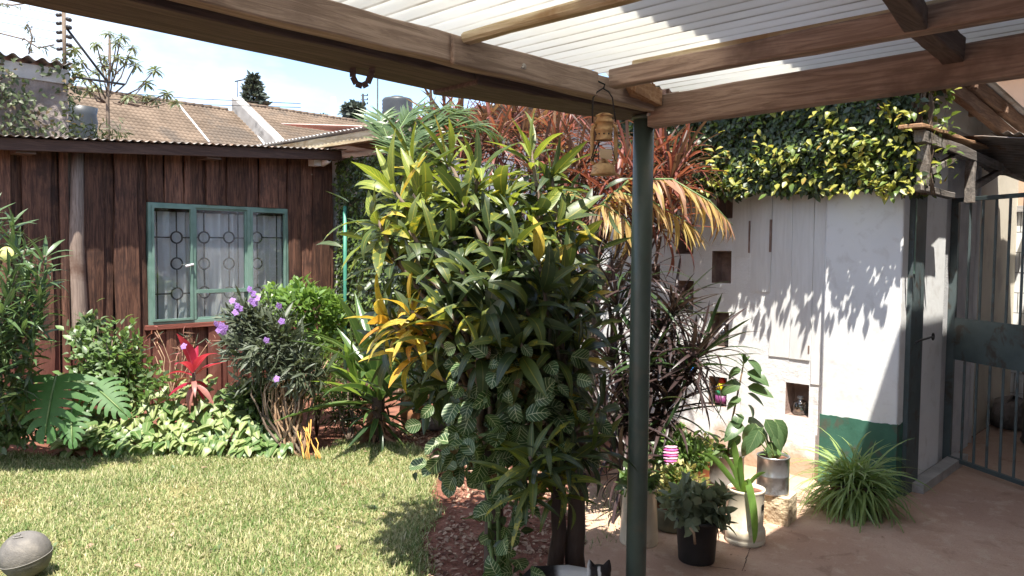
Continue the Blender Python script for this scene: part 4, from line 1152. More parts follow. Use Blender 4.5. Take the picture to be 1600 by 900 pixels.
def blob(items, c, rad, n, L, leaves, mats, shell=.55, out=.8, up=.35, lump=.3, zmin=None):
    ph = [random.uniform(0, 6.28) for _ in range(6)]
    c = Vector(c)
    for _ in range(n):
        d = rvec(); r_ = (shell + (1 - shell) * random.random() ** .6)
        r_ *= 1 - lump + lump * (math.sin(d.x * 5 + ph[0]) * math.sin(d.y * 5 + ph[1]) + math.sin(d.z * 6 + ph[2]) * .6 + math.sin((d.x + d.z) * 9 + ph[3]) * .4)
        p = c + (_r * (d.x * rad[0]) + _f * (d.y * rad[1]) + Vector((0, 0, d.z * rad[2]))) * r_
        if zmin is not None and p.z < zmin: p.z = zmin + random.random() * .05
        o = (_r * d.x + _f * d.y + Vector((0, 0, d.z))) * out + rvec() * .8 + Vector((0, 0, up))
        items.append((random.choice(leaves), random.choice(mats), orient(p, o, d + Vector((0, 0, .8)) + rvec() * .4, L * random.uniform(.7, 1.2), random.uniform(.85, 1.15))))

# ------------------------------------------------------------------ croton bush
cb = G(775, 955)
cr = thing('croton_bush', 'tall croton bush with glossy green and yellow leaves in the middle of the garden', 'croton', (cb.x, cb.y, -.03))
ros = [(640, 235, .1), (700, 235, .15), (612, 285, 0), (745, 262, .1), (830, 225, .25), (862, 262, .2), (660, 300, 0), (722, 305, 0), (790, 300, .05), (590, 335, -.05), (640, 350, -.1), (702, 358, -.1),
       (770, 350, -.1), (838, 322, .05), (875, 338, .1), (895, 372, .15), (612, 392, 0), (662, 418, -.2), (722, 410, -.25), (782, 412, -.3), (842, 400, -.2), (890, 405, 0), (600, 486, -.05), (642, 476, -.2), (700, 474, -.3),
       (762, 476, -.35), (822, 474, -.35), (880, 464, -.25), (905, 452, 0), (688, 528, -.2), (750, 532, -.35), (812, 524, -.4), (870, 522, -.3), (905, 532, -.1), (702, 578, -.1), (830, 580, -.3), (890, 585, -.2), (760, 440, -.35), (850, 440, -.3), (680, 380, -.15), (805, 370, -.2), (900, 490, 0), (640, 520, -.1)]
CD = 3.55
items = []; tips = []
cc = at(760, 520, CD)
for (px, py, dd) in ros:
    c = at(px, py + 10, CD + dd); tips.append(c)
    ax = Vector((0, 0, .85)) + _r * ((px - 760) / 330) + _f * (dd * .9 - .25) + rvec() * .25
    up_ = py < 345
    yel = px < 660 and 455 < py < 535
    left = px < 680
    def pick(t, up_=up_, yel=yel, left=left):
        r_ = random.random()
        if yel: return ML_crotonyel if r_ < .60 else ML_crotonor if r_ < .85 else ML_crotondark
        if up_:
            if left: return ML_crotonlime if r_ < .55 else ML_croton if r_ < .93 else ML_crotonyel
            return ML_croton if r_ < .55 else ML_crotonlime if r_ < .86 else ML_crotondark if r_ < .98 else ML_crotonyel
        return ML_crotondark if r_ < .58 else ML_croton if r_ < .965 else ML_crotonyel  # lower rosettes get mostly dark leaves, painting the shade under the crown
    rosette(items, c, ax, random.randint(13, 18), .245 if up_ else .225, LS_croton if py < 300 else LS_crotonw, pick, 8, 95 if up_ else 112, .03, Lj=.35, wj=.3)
for k in range(70):   # rosettes filling inside and back, shade put into their dark leaf colour
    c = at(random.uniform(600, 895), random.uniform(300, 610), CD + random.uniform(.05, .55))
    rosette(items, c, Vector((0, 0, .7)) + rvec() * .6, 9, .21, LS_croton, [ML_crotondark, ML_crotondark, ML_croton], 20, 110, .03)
low = [(828, 705, -.52), (905, 660, -.35), (938, 630, -.2), (872, 738, -.45), (815, 738, -.48), (890, 700, -.42), (930, 690, -.3), (850, 690, -.5), (760, 650, -.1)]
for (px, py, dd) in low:
    c = at(px, py + 10, CD + dd); tips.append(c)
    rosette(items, c, Vector((0, 0, .8)) + _r * ((px - 850) / 140) - _f * .35, 13, .21, LS_croton, (lambda t: ML_crotonlime if random.random() < .35 else ML_croton) if px in (828, 872) else [ML_crotondark, ML_croton, ML_crotondark], 25, 105, .03)
for k in range(900):     # leaves deep inside the crown, coloured dark to paint in its shade
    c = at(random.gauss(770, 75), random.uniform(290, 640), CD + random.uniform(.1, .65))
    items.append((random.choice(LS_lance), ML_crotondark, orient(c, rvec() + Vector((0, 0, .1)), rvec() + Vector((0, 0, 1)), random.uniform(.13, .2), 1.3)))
foliage(cr, items, 300)
base_pts = [cb + Vector((0, 0, -.03)), G(870, 940) + Vector((0, 0, -.03)), G(899, 938) + Vector((0, 0, -.03))]
forks = [at(765, 700, 3.45), at(872, 755, 3.45), at(905, 740, 3.5)]
for b, f_, r_ in zip(base_pts, forks, (.05, .042, .05)):
    P = [b.lerp(f_, i / 5) + (rvec() * .012 if 0 < i < 5 else Vector()) for i in range(6)]
    MB().tube(P, [r_ * (1 - .06 * i) for i in range(6)], 10).build('trunk', M_darkbark, cr)
for k, f_ in enumerate(forks): stems(cr, f_, [t for i, t in enumerate(tips) if i % 3 == k], .02, .008, M_bark, 'branch', .03)

# variegated climber on the croton trunk
nv = thing('nerve_leaf_climber', 'climber with round white-veined leaves around the croton trunk', 'climber', (cb.x - .05, cb.y - .08, -.03))
items = []
spots = []
for k in range(165): spots.append((random.gauss(800, 52), random.uniform(540, 735), 3.2 + random.uniform(-.08, .25)))
for k in range(60): spots.append((random.gauss(738, 24), random.uniform(630, 745), 3.62 + random.uniform(-.1, .15)))
for k in range(62): spots.append((random.gauss(788, 24), random.uniform(735, 960), 3.22 + random.uniform(-.06, .12)))
for (px, py, D) in spots:
    p = at(px, py, D)
    if p.z < .02: p.z = .03
    d = -_f * .5 + _r * ((px - 780) / 90) + rvec() * .9 + Vector((0, 0, -.3))
    items.append((random.choice(LS_round), ML_nervered if random.random() < .09 else ML_nerve, orient(p, d, -_f + Vector((0, 0, .7)) + rvec() * .9, random.uniform(.055, .115))))
for _ in range(260):
    px, py, D = random.choice(spots); p = at(px + random.uniform(-20, 20), py + random.uniform(-15, 15), D + random.uniform(.03, .2)); p.z = max(p.z, .03)
    items.append((random.choice(LS_oval), ML_crotondark, orient(p, rvec() - _f * .3, -_f + Vector((0, 0, 1)) + rvec() * .6, random.uniform(.04, .075))))
foliage(nv, items, 260)
stems(nv, cb + Vector((-.03, -.06, -.03)), [at(780, 560, 3.3), at(730, 650, 3.35), at(820, 640, 3.3)], .012, .006, M_greenstem, 'stem', .02)

# ------------------------------------------------------------------ dark thin-leaved dracaena right of the croton
db = G(985, 770)
dd_ = thing('dark_dracaena', 'dark purple thin-leaved dracaena between the croton and the white wall', 'dracaena', (db.x, db.y, -.02))
items = []; tips = []
for (px, py, D, n_) in ((1000, 425, 4.95, 30), (1052, 480, 4.9, 34), (962, 470, 5.0, 30), (1078, 560, 4.7, 36), (1015, 560, 4.8, 36), (1045, 632, 4.75, 34), (955, 560, 4.95, 30), (985, 640, 4.8, 32), (1098, 548, 4.75, 26), (945, 640, 4.75, 30), (1030, 520, 4.9, 26), (970, 720, 4.6, 28), (930, 400, 5.1, 22)):
    c = at(px, py, D); tips.append(c)
    rosette(items, c, Vector((0, 0, 1)) + _r * ((px - 1010) / 160) + rvec() * .15, int(n_ * 1.5), .40, LS_strap, [ML_darkdrac, ML_darkdrac, ML_darkdrac, ML_darkgreen], 12, 120, .03)
foliage(dd_, items, 260)
stems(dd_, db, tips, .022, .012, M_darkbark, 'stem', .03)

# red and brown dracaenas behind the croton
rb = at(830, 700, 5.7); rb.z = -.03
rd = thing('red_dracaena', 'tall red and brown spiky dracaena rising behind the croton', 'dracaena', rb)
items = []; tips = []
for (px, py, D, n_, kind) in ((670, 190, 5.6, 26, 1), (720, 185, 5.8, 30, 0), (775, 205, 5.7, 34, 0), (820, 190, 5.9, 34, 2), (870, 205, 5.7, 34, 2), (905, 235, 5.6, 36, 1), (880, 270, 5.5, 36, 1), (925, 290, 5.5, 34, 1), (985, 235, 5.4, 30, 0), (1030, 215, 5.5, 30, 0), (1050, 255, 5.3, 34, 0), (965, 280, 5.3, 30, 0), (1010, 290, 5.2, 34, 0), (840, 250, 5.6, 30, 1), (1070, 230, 5.4, 24, 1), (760, 165, 6.0, 30, 2), (700, 175, 6.0, 26, 2), (800, 168, 6.1, 28, 0), (850, 170, 6.1, 28, 2), (890, 178, 6.0, 26, 0), (740, 215, 5.9, 24, 1), (930, 200, 5.7, 26, 1), (900, 330, 5.4, 30, 1), (1040, 320, 5.2, 24, 0)):
    c = at(px, py + 15, D); tips.append(c)
    ms = [[ML_reddrac, ML_reddrac, ML_browndrac], [ML_browndrac, ML_browndrac, ML_reddrac], [ML_orangedrac, ML_browndrac, ML_reddrac]][kind]
    rosette(items, c, Vector((0, 0, 1)) + rvec() * .3, int(n_ * 1.7), .38, LS_strap + LS_thin[:1], ms, 8, 115, .04)
foliage(rd, items, 300)
stems(rd, rb, tips, .03, .012, M_bark, 'stem', .05)

# fronds
def frond(root, pts, nl, L, mat_fn, leaves, spread=60, rad=.012, droop=.5, cup=0.):
    P = [Vector(p) for p in pts]; n_ = len(P) - 1
    MB().tube(P, [rad * (1 - .8 * i / n_) for i in range(n_ + 1)], 6).build('frond_stalk', M_greenstem, root)
    items = []
    for i in range(nl):
        t = (.12 + .86 * i / nl) * n_; k = min(int(t), n_ - 1); p = P[k].lerp(P[k + 1], t - k); d = (P[k + 1] - P[k]).normalized()
        sd = d.cross(Vector((0, 0, 1))).normalized(); u_ = sd.cross(d)
        tt = i / nl; l_ = L * (.55 + .9 * math.sin(math.pi * (tt * .8 + .15))) * random.uniform(.85, 1.1)
        for s_ in (-1, 1):
            a = R(spread * (1 - .45 * tt) + random.uniform(-6, 6))
            dr = d * math.cos(a) + sd * s_ * math.sin(a) + u_ * cup - Vector((0, 0, droop * random.uniform(.6, 1.2)))
            items.append((random.choice(leaves), mat_fn(tt), orient(p, dr, u_ + sd * s_ * .3, l_)))
    return items
pf = thing('yellowing_palm', 'palm with yellow and dry brown fronds arching over the white wall', 'palm', (at(930, 700, 5.3).x, at(930, 700, 5.3).y, -.03))
crown = at(930, 330, 5.2); items = []
items += frond(pf, [crown, at(985, 280, 5.05), at(1050, 280, 4.9), at(1110, 315, 4.8), at(1145, 352, 4.75)], 34, .22, lambda t: ML_palmyel if random.random() > t * .7 else ML_palmbrown, LS_narrow, 55, .012, .45)
items += frond(pf, [crown, at(960, 300, 5.1), at(1010, 310, 5.0), at(1060, 338, 4.9), at(1095, 365, 4.85)], 30, .20, lambda t: ML_palmyel, LS_narrow, 55, .012, .4)
items += frond(pf, [crown, at(900, 300, 5.2), at(870, 295, 5.1), at(840, 320, 5.0)], 22, .2, lambda t: ML_palmyel if random.random() < .4 else ML_frond, LS_narrow, 55, .012, .4)
items += frond(pf, [crown, at(945, 320, 5.1), at(975, 340, 5.0), at(1000, 375, 4.95)], 22, .2, lambda t: ML_palmyel, LS_narrow, 55, .012, .4)
foliage(pf, items, 230, 'leaflet', 'leaflets')
MB().tube([Vector((crown.x, crown.y, -.03)), crown.lerp(Vector((crown.x, crown.y, 0)), .5) + rvec() * .03, crown], [.05, .045, .04], 10).build('trunk', M_bark, pf)
cyb = at(745, 640, 5.6)
cy = thing('cycad_palm', 'grey-green feathery palm fronds rising behind the croton top', 'palm', (cyb.x, cyb.y, -.03))
crown = at(650, 300, 5.3); items = []
for pts in (((640, 230), (655, 190), (690, 170), (735, 172)), ((640, 240), (625, 200), (640, 176), (670, 166)), ((630, 250), (605, 215), (596, 190), (598, 178)), ((665, 245), (700, 205), (745, 195), (785, 215)), ((655, 235), (672, 190), (712, 178), (748, 195))):
    items += frond(cy, [crown] + [at(x, y, 5.2 + .05 * i) for i, (x, y) in enumerate(pts)], 36, .17, lambda t: ML_frond, LS_narrow, 62, .011, .15, .15)
foliage(cy, items, 300, 'leaflet', 'leaflets')
MB().tube([Vector((cyb.x, cyb.y, -.03)), Vector((cyb.x, cyb.y, .7)), at(720, 430, 5.5), crown], [.05, .045, .04, .035], 10).build('trunk', M_bark, cy)

# ------------------------------------------------------------------ ivy over the wall
iv = thing('wall_ivy', 'thick dark ivy with yellow new leaves hanging over the top of the white wall', 'ivy', (XW, 2.8, 2.0))
items = []; news = []
ya, yb = onX(1432, 250, 5.05).y, onX(1035, 250, 5.2).y
def bulge(y, z): return .10 + .09 * math.sin(y * 5.1 + z * 3) * math.sin(z * 7 + 1) + .07 * math.sin(y * 2.3)
for _ in range(13000):
    y = random.uniform(ya, yb + .3); t = random.random()
    low_ = 1.985 + .02 * math.sin(y * 11) + .015 * math.sin(y * 23 + 1)
    z = low_ + (2.90 - low_) * t
    dpt = .20 + .45 * max(-.2, bulge(y, z) - .08)
    if y < ya + .25: dpt *= .55 + .45 * max(0, (y - ya)) / .25
    x = XW - .03 - dpt * random.random() ** .45
    if y < ya + .08: x += random.uniform(-.05, .3)
    d = Vector((random.uniform(-.7, .1), random.uniform(-.7, .7), random.uniform(-1, .15)))
    items.append((random.choice(LS_oval), ML_ivy if random.random() < .76 else ML_ivymid, orient((x, y, z), d, Vector((-1, 0, .5)) + rvec() * .5, random.uniform(.035, .062))))
clus = []
for _ in range(105):
    px = 1075 + 355 * random.random() ** .75; py = random.uniform(170, 300)
    if px < 1260 and py < 232 and random.random() < .85: py = random.uniform(232, 296)
    clus.append((px, py))
for px, py in clus:
    p = onX(px, py, XW - .25); 
    for k in range(random.randint(3, 7)):
        q = p + Vector((random.uniform(-.04, .05), random.uniform(-.06, .06), random.uniform(-.05, .05)))
        d = Vector((random.uniform(-.9, -.1), random.uniform(-.8, .8), random.uniform(-.8, .5)))
        news.append((random.choice(LS_oval), ML_ivynew if random.random() < .8 else ML_ivymid, orient(q, d, Vector((-.6, 0, 1)) + rvec() * .4, random.uniform(.04, .072))))
for _ in range(110):     # sprigs at the outer corner of the wall
    q = Vector((XW - random.uniform(-.25, .2), ya + random.uniform(-.12, .05), random.uniform(2.0, 2.75)))
    news.append((random.choice(LS_oval), random.choice([ML_ivymid, ML_ivynew, ML_ivymid]), orient(q, rvec() + Vector((-.3, -.5, 0)), rvec() + Vector((0, 0, 1)), random.uniform(.04, .07))))
for lf, mt, M_ in news[:300]: link('leaf', lf.mesh(mt), iv, M_)
for mt_ in (ML_ivynew, ML_ivymid):
    r_ = [n_ for n_ in news[300:] if n_[1] is mt_]
    if r_: merged('new_growth', r_, iv)
for mt_ in (ML_ivy, ML_ivymid): merged('foliage', [i for i in items if i[1] is mt_], iv)
m = MB()
for k in range(26):
    y = ya + random.uniform(-.02, .25); P = [Vector((XW - .05, y, 2.85))]
    for s_ in range(7): P.append(P[-1] + Vector((random.uniform(-.015, .01), random.uniform(-.03, .03), -.13)))
    m.tube([Vector((min(q.x, XW - .06), q.y, q.z)) for q in P], .006, 5)
m.build('stems', M_bark, iv)

ic = thing('creeping_fig', 'small-leaved creeping fig covering the wall beside the cottage corner', 'creeper', (XW, 7, 0))
items = []
for _ in range(11000):
    y = random.uniform(6.0, 7.83); z = random.uniform(.2, 2.62)
    if y < 6.5 and random.random() < .5: continue
    x = XW - .015 - random.random() * .07
    d = Vector((random.uniform(-.6, 0), random.uniform(-.6, .6), random.uniform(-1, .2)))
    items.append((random.choice(LS_oval), random.choice([ML_ivy, ML_ivymid, ML_ivymid, ML_ivy]), orient((x, y, z), d, Vector((-1, 0, .3)) + rvec() * .4, random.uniform(.045, .07))))
for mt_ in (ML_ivy, ML_ivymid): merged('foliage', [i for i in items if i[1] is mt_], ic)
gp = onX(539, 322, XW - .12); gq = onX(539, 490, XW - .12)
tag(MB().tube([(gp.x, gp.y, 0), (gp.x, gp.y, gp.z)], .022, 10).build('green_pipe', surf('light_green_pipe', (.05, .20, .14), (.07, .25, .18), 5, .4, .05, 40), None, (gp.x, gp.y, 0)), 'thin green pipe standing upright by the cottage corner', 'pipe')

# creeper on the old boundary wall
bc = thing('wall_creeper', 'leafy creeper sprawling over the old boundary wall at the left', 'creeper', (xr_ - 1, YL, 1.5))
items = []
for _ in range(3600):
    x = xr_ - 2.2 * random.random() ** .8; z = 2.3 + (zt0 - 2.3) * random.random()
    if random.random() < .35 + .5 * max(0, math.sin(x * 7 + z * 5)) * (1 if x > xr_ - 1 else .3): continue
    d = Vector((random.uniform(-.7, .7), random.uniform(-.6, 0), random.uniform(-1, .3)))
    items.append((random.choice(LS_oval), ML_creeper, orient((x + random.uniform(0, .05), YL - .02 - random.random() * .12, z), d, Vector((0, -1, .5)) + rvec() * .4, random.uniform(.045, .08))))
for k in range(500):
    x = xr_ + random.uniform(-.05, .12); z = random.uniform(2.5, zt0 + .15)
    items.append((random.choice(LS_oval), ML_creeper, orient((x, YL + random.uniform(-.1, .3), z), rvec(), rvec() + Vector((0, 0, 1)), random.uniform(.04, .07))))
for k in range(420):
    p = at(random.uniform(105, 200), random.uniform(185, 225), 8.6)
    if p.z < 2.66 or (p.z > 2.75 + .25 * random.random()): continue
    items.append((random.choice(LS_lance), ML_creeper, orient(p, rvec() + Vector((.3, 0, .2)), rvec() + Vector((0, 0, 1)), random.uniform(.07, .11))))
merged('foliage', items, bc)
# ------------------------------------------------------------------ border plants along the cottage
def trunked(base, tips, root, r0=.02, r1=.006, mat=M_bark): stems(root, base, tips, r0, r1, mat, 'stem', .03)
# oleander at the left edge
b = G(-30, 690); ol = thing('oleander_shrub', 'oleander shrub with long pointed leaves at the left edge', 'shrub', (b.x, b.y, -.03))
items = []; tips = []
for (px, py, D) in ((40, 390, 5.3), (20, 350, 5.4), (60, 430, 5.2), (15, 430, 5.2), (35, 470, 5.15), (70, 400, 5.3), (5, 480, 5.1), (50, 505, 5.2), (-20, 400, 5.3), (-30, 460, 5.1), (10, 530, 5.2), (-40, 530, 5.2), (25, 395, 5.5), (-10, 330, 5.4), (60, 470, 5.3), (-60, 400, 5.2), (-80, 480, 5.1)):
    for k in range(3):
        c = at(px, py + k * 22, D + random.uniform(-.05, .05)); tips.append(c) if k == 0 else None
        rosette(items, c, Vector((0, 0, 1)) + rvec() * .35 + _r * .15, 10, .19, LS_narrow if k % 2 else LS_lance, [ML_olean], 15, 85, .02)
for k in range(620):  # added dark leaves that paint the black shade beneath the oleander crown
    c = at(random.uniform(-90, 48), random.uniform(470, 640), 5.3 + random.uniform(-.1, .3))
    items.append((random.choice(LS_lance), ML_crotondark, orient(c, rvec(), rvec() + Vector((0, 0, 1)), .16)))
foliage(ol, items, 260); trunked(b, tips, ol, .025, .008)
p = at(12, 398, 5.35)
tag(MB().lathe(p, [(0, 0), (.035, .0), (.05, .006), (.055, .014), (.05, .02), (0, .022)], 20, (-_f).to_track_quat('Z', 'Y').to_matrix()).build('yellow_fruit', surf('pale_yellow_rind', (.62, .58, .24), (.55, .55, .18), 9, .6, .2, 60), None, p), 'round pale yellow fruit among the oleander leaves', 'fruit')
# rose-like shrubs
def smallshrub(name, label, c, rad, base, n, L, leaves, mats, limit, cat='shrub', shell=.35, lump=.35, nst=8, up=.4):
    o = thing(name, label, cat, (base.x, base.y, -.03))
    it = []; blob(it, c, rad, n, L, leaves, mats, shell, .8, up, lump, .02)
    foliage(o, it, limit)
    tp = [Vector(c) + (_r * (random.uniform(-.6, .6) * rad[0]) + _f * (random.uniform(-.5, .5) * rad[1]) + Vector((0, 0, random.uniform(0, .7) * rad[2]))) for _ in range(nst)]
    stems(o, base, tp, .010, .004, M_bark, 'stem', .03, 5)
    return o
smallshrub('rose_shrub', 'loose leafy rose shrub against the red painted cottage base', at(178, 585, 6.2), (.52, .28, .46), G(180, 690), 1700, .07, LS_oval, [ML_rose, ML_gera], 140)
smallshrub('tall_rose_shrub', 'thin upright leafy shoots beside the grey cottage pole', at(140, 530, 6.4), (.20, .15, .34), G(140, 685), 420, .07, LS_oval, [ML_rose], 80)
smallshrub('low_rose_shrub', 'bushy shrub with small leaves at the lower left border', at(12, 660, 5.75), (.30, .25, .30), G(0, 705), 1000, .07, LS_oval, [ML_rose], 120)
smallshrub('privet_bush', 'bright green rounded privet bush under the cottage window corner', at(470, 500, 6.9), (.46, .32, .40), G(470, 660), 2600, .075, LS_oval, [ML_hedge, ML_hedge, ML_gera], 200, 'bush', .55, .15)
smallshrub('feathery_bush', 'low feathery light green bush left of the yucca', at(495, 590, 6.5), (.22, .2, .32), G(495, 680), 1500, .07, LS_narrow, [ML_conif, ML_conif, ML_darkgreen], 60, 'bush', .4, .15, 6, .8)
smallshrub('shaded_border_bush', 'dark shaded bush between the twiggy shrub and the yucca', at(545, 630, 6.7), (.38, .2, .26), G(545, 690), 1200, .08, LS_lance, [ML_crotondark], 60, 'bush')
smallshrub('back_border_bush', 'dark leafy bush behind the crimson cordyline', at(395, 630, 6.25), (.28, .16, .22), G(390, 690), 620, .10, LS_oval, [ML_syngreen, ML_crotondark], 90, 'bush')
# monstera
mo = thing('monstera_plant', 'monstera with large split green leaves by the lawn edge', 'monstera', (G(95, 702).x, G(95, 702).y, -.03))
def monstera(name, tip_base, d, up, L, W):
    d = Vector(d).normalized(); up = Vector(up); z = (up - d * up.dot(d)).normalized(); y = z.cross(d)
    m = MB(); base = Vector(tip_base)
    def pt(u, v):  # u along, v signed half width
        w_ = W * .5 * (max(0, 1 - u) ** .55) * min(1, .7 + u * 2)
        return base + d * (u * L * .9 - .16 * L * abs(v) * (1 - u) + .14 * L * abs(v) ** 2) + y * (v * w_) + z * (abs(v) * .18 * L * .5 - (abs(v) ** 2) * .22 * L * .6 - u * u * .15 * L)
    nl = 7
    for s_ in (-1, 1):
        for i in range(nl):
            u0 = i / nl; u1 = (i + 1) / nl; gap = .20 / nl
            vs_ = []; fs = []
            for k in range(6):
                v = k / 5; g_ = gap * (0 if k < 2 else .3 + (k - 2) * .42); sw = .12 * v * v
                vs_ += [pt(min(u0 + g_ * (i > 0) + sw * .4, .995), s_ * v), pt(min((u0 + u1) / 2 + sw * .4, .997), s_ * v * (1.03 if k == 5 else 1)), pt(min(u1 - g_ + sw * .4, .999), s_ * v)]
            for k in range(5):
                a = k * 3; q = [(a, a + 3, a + 4, a + 1), (a + 1, a + 4, a + 5, a + 2)]
                fs += q if s_ < 0 else [tuple(reversed(f)) for f in q]
            m.add(vs_, fs, True)
    o = m.build(name, ML_monstera, mo)
    mid = base + d * L * .5
    rbm = MB(); rbm.tube([base + z * .004, base + d * L * .35 + z * (.004 - .35 * .35 * .15 * L), base + d * L * .7 + z * (.004 - .49 * .15 * L), base + d * L * .95 + z * (.003 - .9 * .15 * L)], [.008, .007, .005, .002], 5); rbm.build('midrib', M_greenstem, o)
    stems(mo, G(95, 702) - Vector((0, 0, .03)), [base], .012, .008, M_greenstem, 'stalk', .02)
monstera('leaf', at(88, 588, 5.55), -_f * .5 + Vector((0, 0, -.75)) + _r * .06, -_f + Vector((0, 0, .8)), .46, .70)
monstera('leaf', at(148, 604, 5.6), _r * .75 + Vector((0, 0, -.45)) - _f * .3, -_f * .8 + Vector((0, 0, 1)), .34, .36)
monstera('leaf', at(52, 606, 5.55), -_r * .6 + Vector((0, 0, -.5)) - _f * .4, -_f * .7 + Vector((0, 0, .9)), .32, .34)
monstera('leaf', at(112, 640, 5.5), _r * .25 + Vector((0, 0, -.6)) - _f * .5, -_f * .7 + Vector((0, 0, .9)), .28, .30)
# arrowhead ground cover
sy = thing('arrowhead_vine', 'pale green arrowhead vine carpeting the border along the lawn', 'ground cover', (G(270, 695).x, G(270, 695).y, -.03))
items = []
for _ in range(900):
    px = random.uniform(95, 450); D = random.uniform(5.85, 6.35)
    hh = .02 + .50 * ((D - 5.85) / .5) * random.random() ** .6 + (.06 * random.random())
    g_ = G(px, 700); dirn = Vector((g_.x, g_.y, 0)) / g_.xy.length
    p = at(px, 600, D); p.z = hh
    if px < 190 and p.z > .2: p.z *= .5
    if px > 400: p.z *= .75
    d = -_f * .7 + _r * random.uniform(-.9, .9) + Vector((0, 0, random.uniform(-.9, .1)))
    items.append((random.choice(LS_heart), ML_syn if random.random() < (.60 if px > 200 else .5) * (1.0 if px < 400 else .4) else ML_syngreen, orient(p, d, Vector((0, 0, 1)) - _f * .5 + rvec() * .4, random.uniform(.065, .125))))
foliage(sy, items, 290)
stems(sy, Vector((sy.location.x, sy.location.y, -.03)), [i[2].translation for i in items[::30]], .006, .003, M_greenstem, 'stem', .03, 5)
# dead leaf clump at the lawn edge
dl = thing('dead_leaf_clump', 'withered pale brown leaf clump at the lawn edge', 'dead leaves', G(112, 712))
items = []; rosette(items, G(112, 708) + Vector((0, 0, .06)), (0, 0, 1), 14, .17, LS_big, [ML_dry, ML_syn], 50, 115, .01); foliage(dl, items, 20)
# crimson cordyline
cbp = at(305, 560, 6.15); co = thing('crimson_cordyline', 'cordyline with crimson red leaves in front of the cottage window', 'cordyline', (cbp.x, cbp.y, -.03))
LS_cord = [Leaf('lance', 7, .27, .4, .25, .08), Leaf('lance', 7, .24, .8, .2, .1)]; items = []
rosette(items, at(303, 575, 6.15), (0, 0, 1), 6, .30, LS_cord, [ML_cordred], 8, 55, .02)
rosette(items, at(303, 592, 6.15), (0, 0, 1), 8, .23, LS_cord, [ML_corddull, ML_cordred, ML_corddull], 80, 150, .02)
foliage(co, items, 40); stems(co, Vector((cbp.x, cbp.y, -.03)), [at(303, 582, 6.15)], .02, .014, M_bark, 'stem', .01)
# bare brown twigs left of it
tw = thing('dry_twig_shrub', 'dry brown leafy twigs below the window ledge', 'shrub', (G(268, 690).x, G(268, 690).y, -.03))
items = []; tips = []
for k in range(11):
    t = at(random.uniform(238, 330), random.uniform(512, 570), 6.5); tips.append(t)
    for j in range(6): items.append((random.choice(LS_narrow), random.choice([ML_dry, ML_ruel, ML_corddull]), orient(t + rvec() * .04, rvec() + Vector((0, 0, -.2)), rvec(), .11)))
foliage(tw, items, 70); stems(tw, at(275, 640, 6.5), tips, .006, .003, M_twig, 'twig', .03, 5)
# purple ruellia on a bundle of twigs
rb_ = G(458, 706); ru = thing('violet_ruellia_bush', 'grey-leaved bush with violet flowers below the window, on a bundle of bare stems', 'shrub', (rb_.x, rb_.y, -.03))
items = []
blob(items, at(420, 545, 6.05), (.42, .25, .34), 1300, .14, LS_lance + LS_narrow, [ML_ruel], .3, .9, .2, .25)
blob(items, at(385, 500, 6.05), (.20, .18, .20), 300, .13, LS_lance, [ML_ruel], .3, .9, .5, .25)
blob(items, at(470, 580, 6.0), (.22, .2, .22), 380, .13, LS_lance, [ML_ruel], .3, .9, .1, .25)
foliage(ru, items, 260)
tips = []
for k in range(56):
    px = random.gauss(448, 24); t = at(px, random.uniform(560, 600), 6.05 + random.uniform(-.12, .12))
    b = rb_ + _r * random.uniform(-.04, .09) + _f * random.uniform(-.05, .05) - Vector((0, 0, .03)); P = []
    sw = random.uniform(-.12, .02)
    for i in range(8):
        q = b.lerp(t, i / 7) + _r * sw * math.sin(math.pi * i / 7) + (rvec() * .032 if 0 < i < 7 else Vector()); P.append(q)
    MB().tube(P, [.011 - .0009 * i for i in range(8)], 6).build('stem', M_twig if k % 3 else M_bark, ru)
for k in range(10):
    b = G(random.choice([476, 482, 496, 500]) + random.uniform(-3, 3), 716) - Vector((0, 0, .02)); t = at(random.uniform(464, 496), random.uniform(655, 685), 5.95)
    P = [b.lerp(t, i / 4) + (rvec() * .012 if 0 < i < 4 else Vector()) for i in range(5)]
    MB().tube(P, .0038, 6).build('orange_stem', M_twigorange, ru)
fl_leaf = Leaf('ovate', 3, .95, .5, .05); pm = fl_leaf.mesh(ML_purple)
for (px, py) in ((396, 459), (402, 466), (390, 452), (398, 474), (370, 478), (376, 482), (368, 488), (346, 508), (342, 516), (352, 512), (349, 519), (338, 506), (363, 470), (436, 478), (440, 502), (416, 532), (287, 541), (393, 470), (432, 592), (345, 512)):
    c = at(px, py, 5.78)
    fo = link('flower', bpy.data.meshes.get('flower_eye') or (lambda m_: m_)(MB().ball((0, 0, 0), .006, 6, 4).build('flower_seed', ML_purple).data), ru, Matrix.Translation(c))
    ax = (-_f + rvec() * .5).normalized(); a = ax.cross(Vector((0, 0, 1))).normalized(); b = ax.cross(a)
    for k in range(5):
        th = k * 1.2566; d = a * math.cos(th) + b * math.sin(th) + ax * .35
        o = bpy.data.objects.new('petal', pm); COL.objects.link(o); o.parent = fo
        o.matrix_basis = Matrix.Translation(-c) @ orient(c, d, ax, .030)
for o in [o for o in bpy.data.objects if o.name.startswith('flower_seed')]: bpy.data.objects.remove(o)
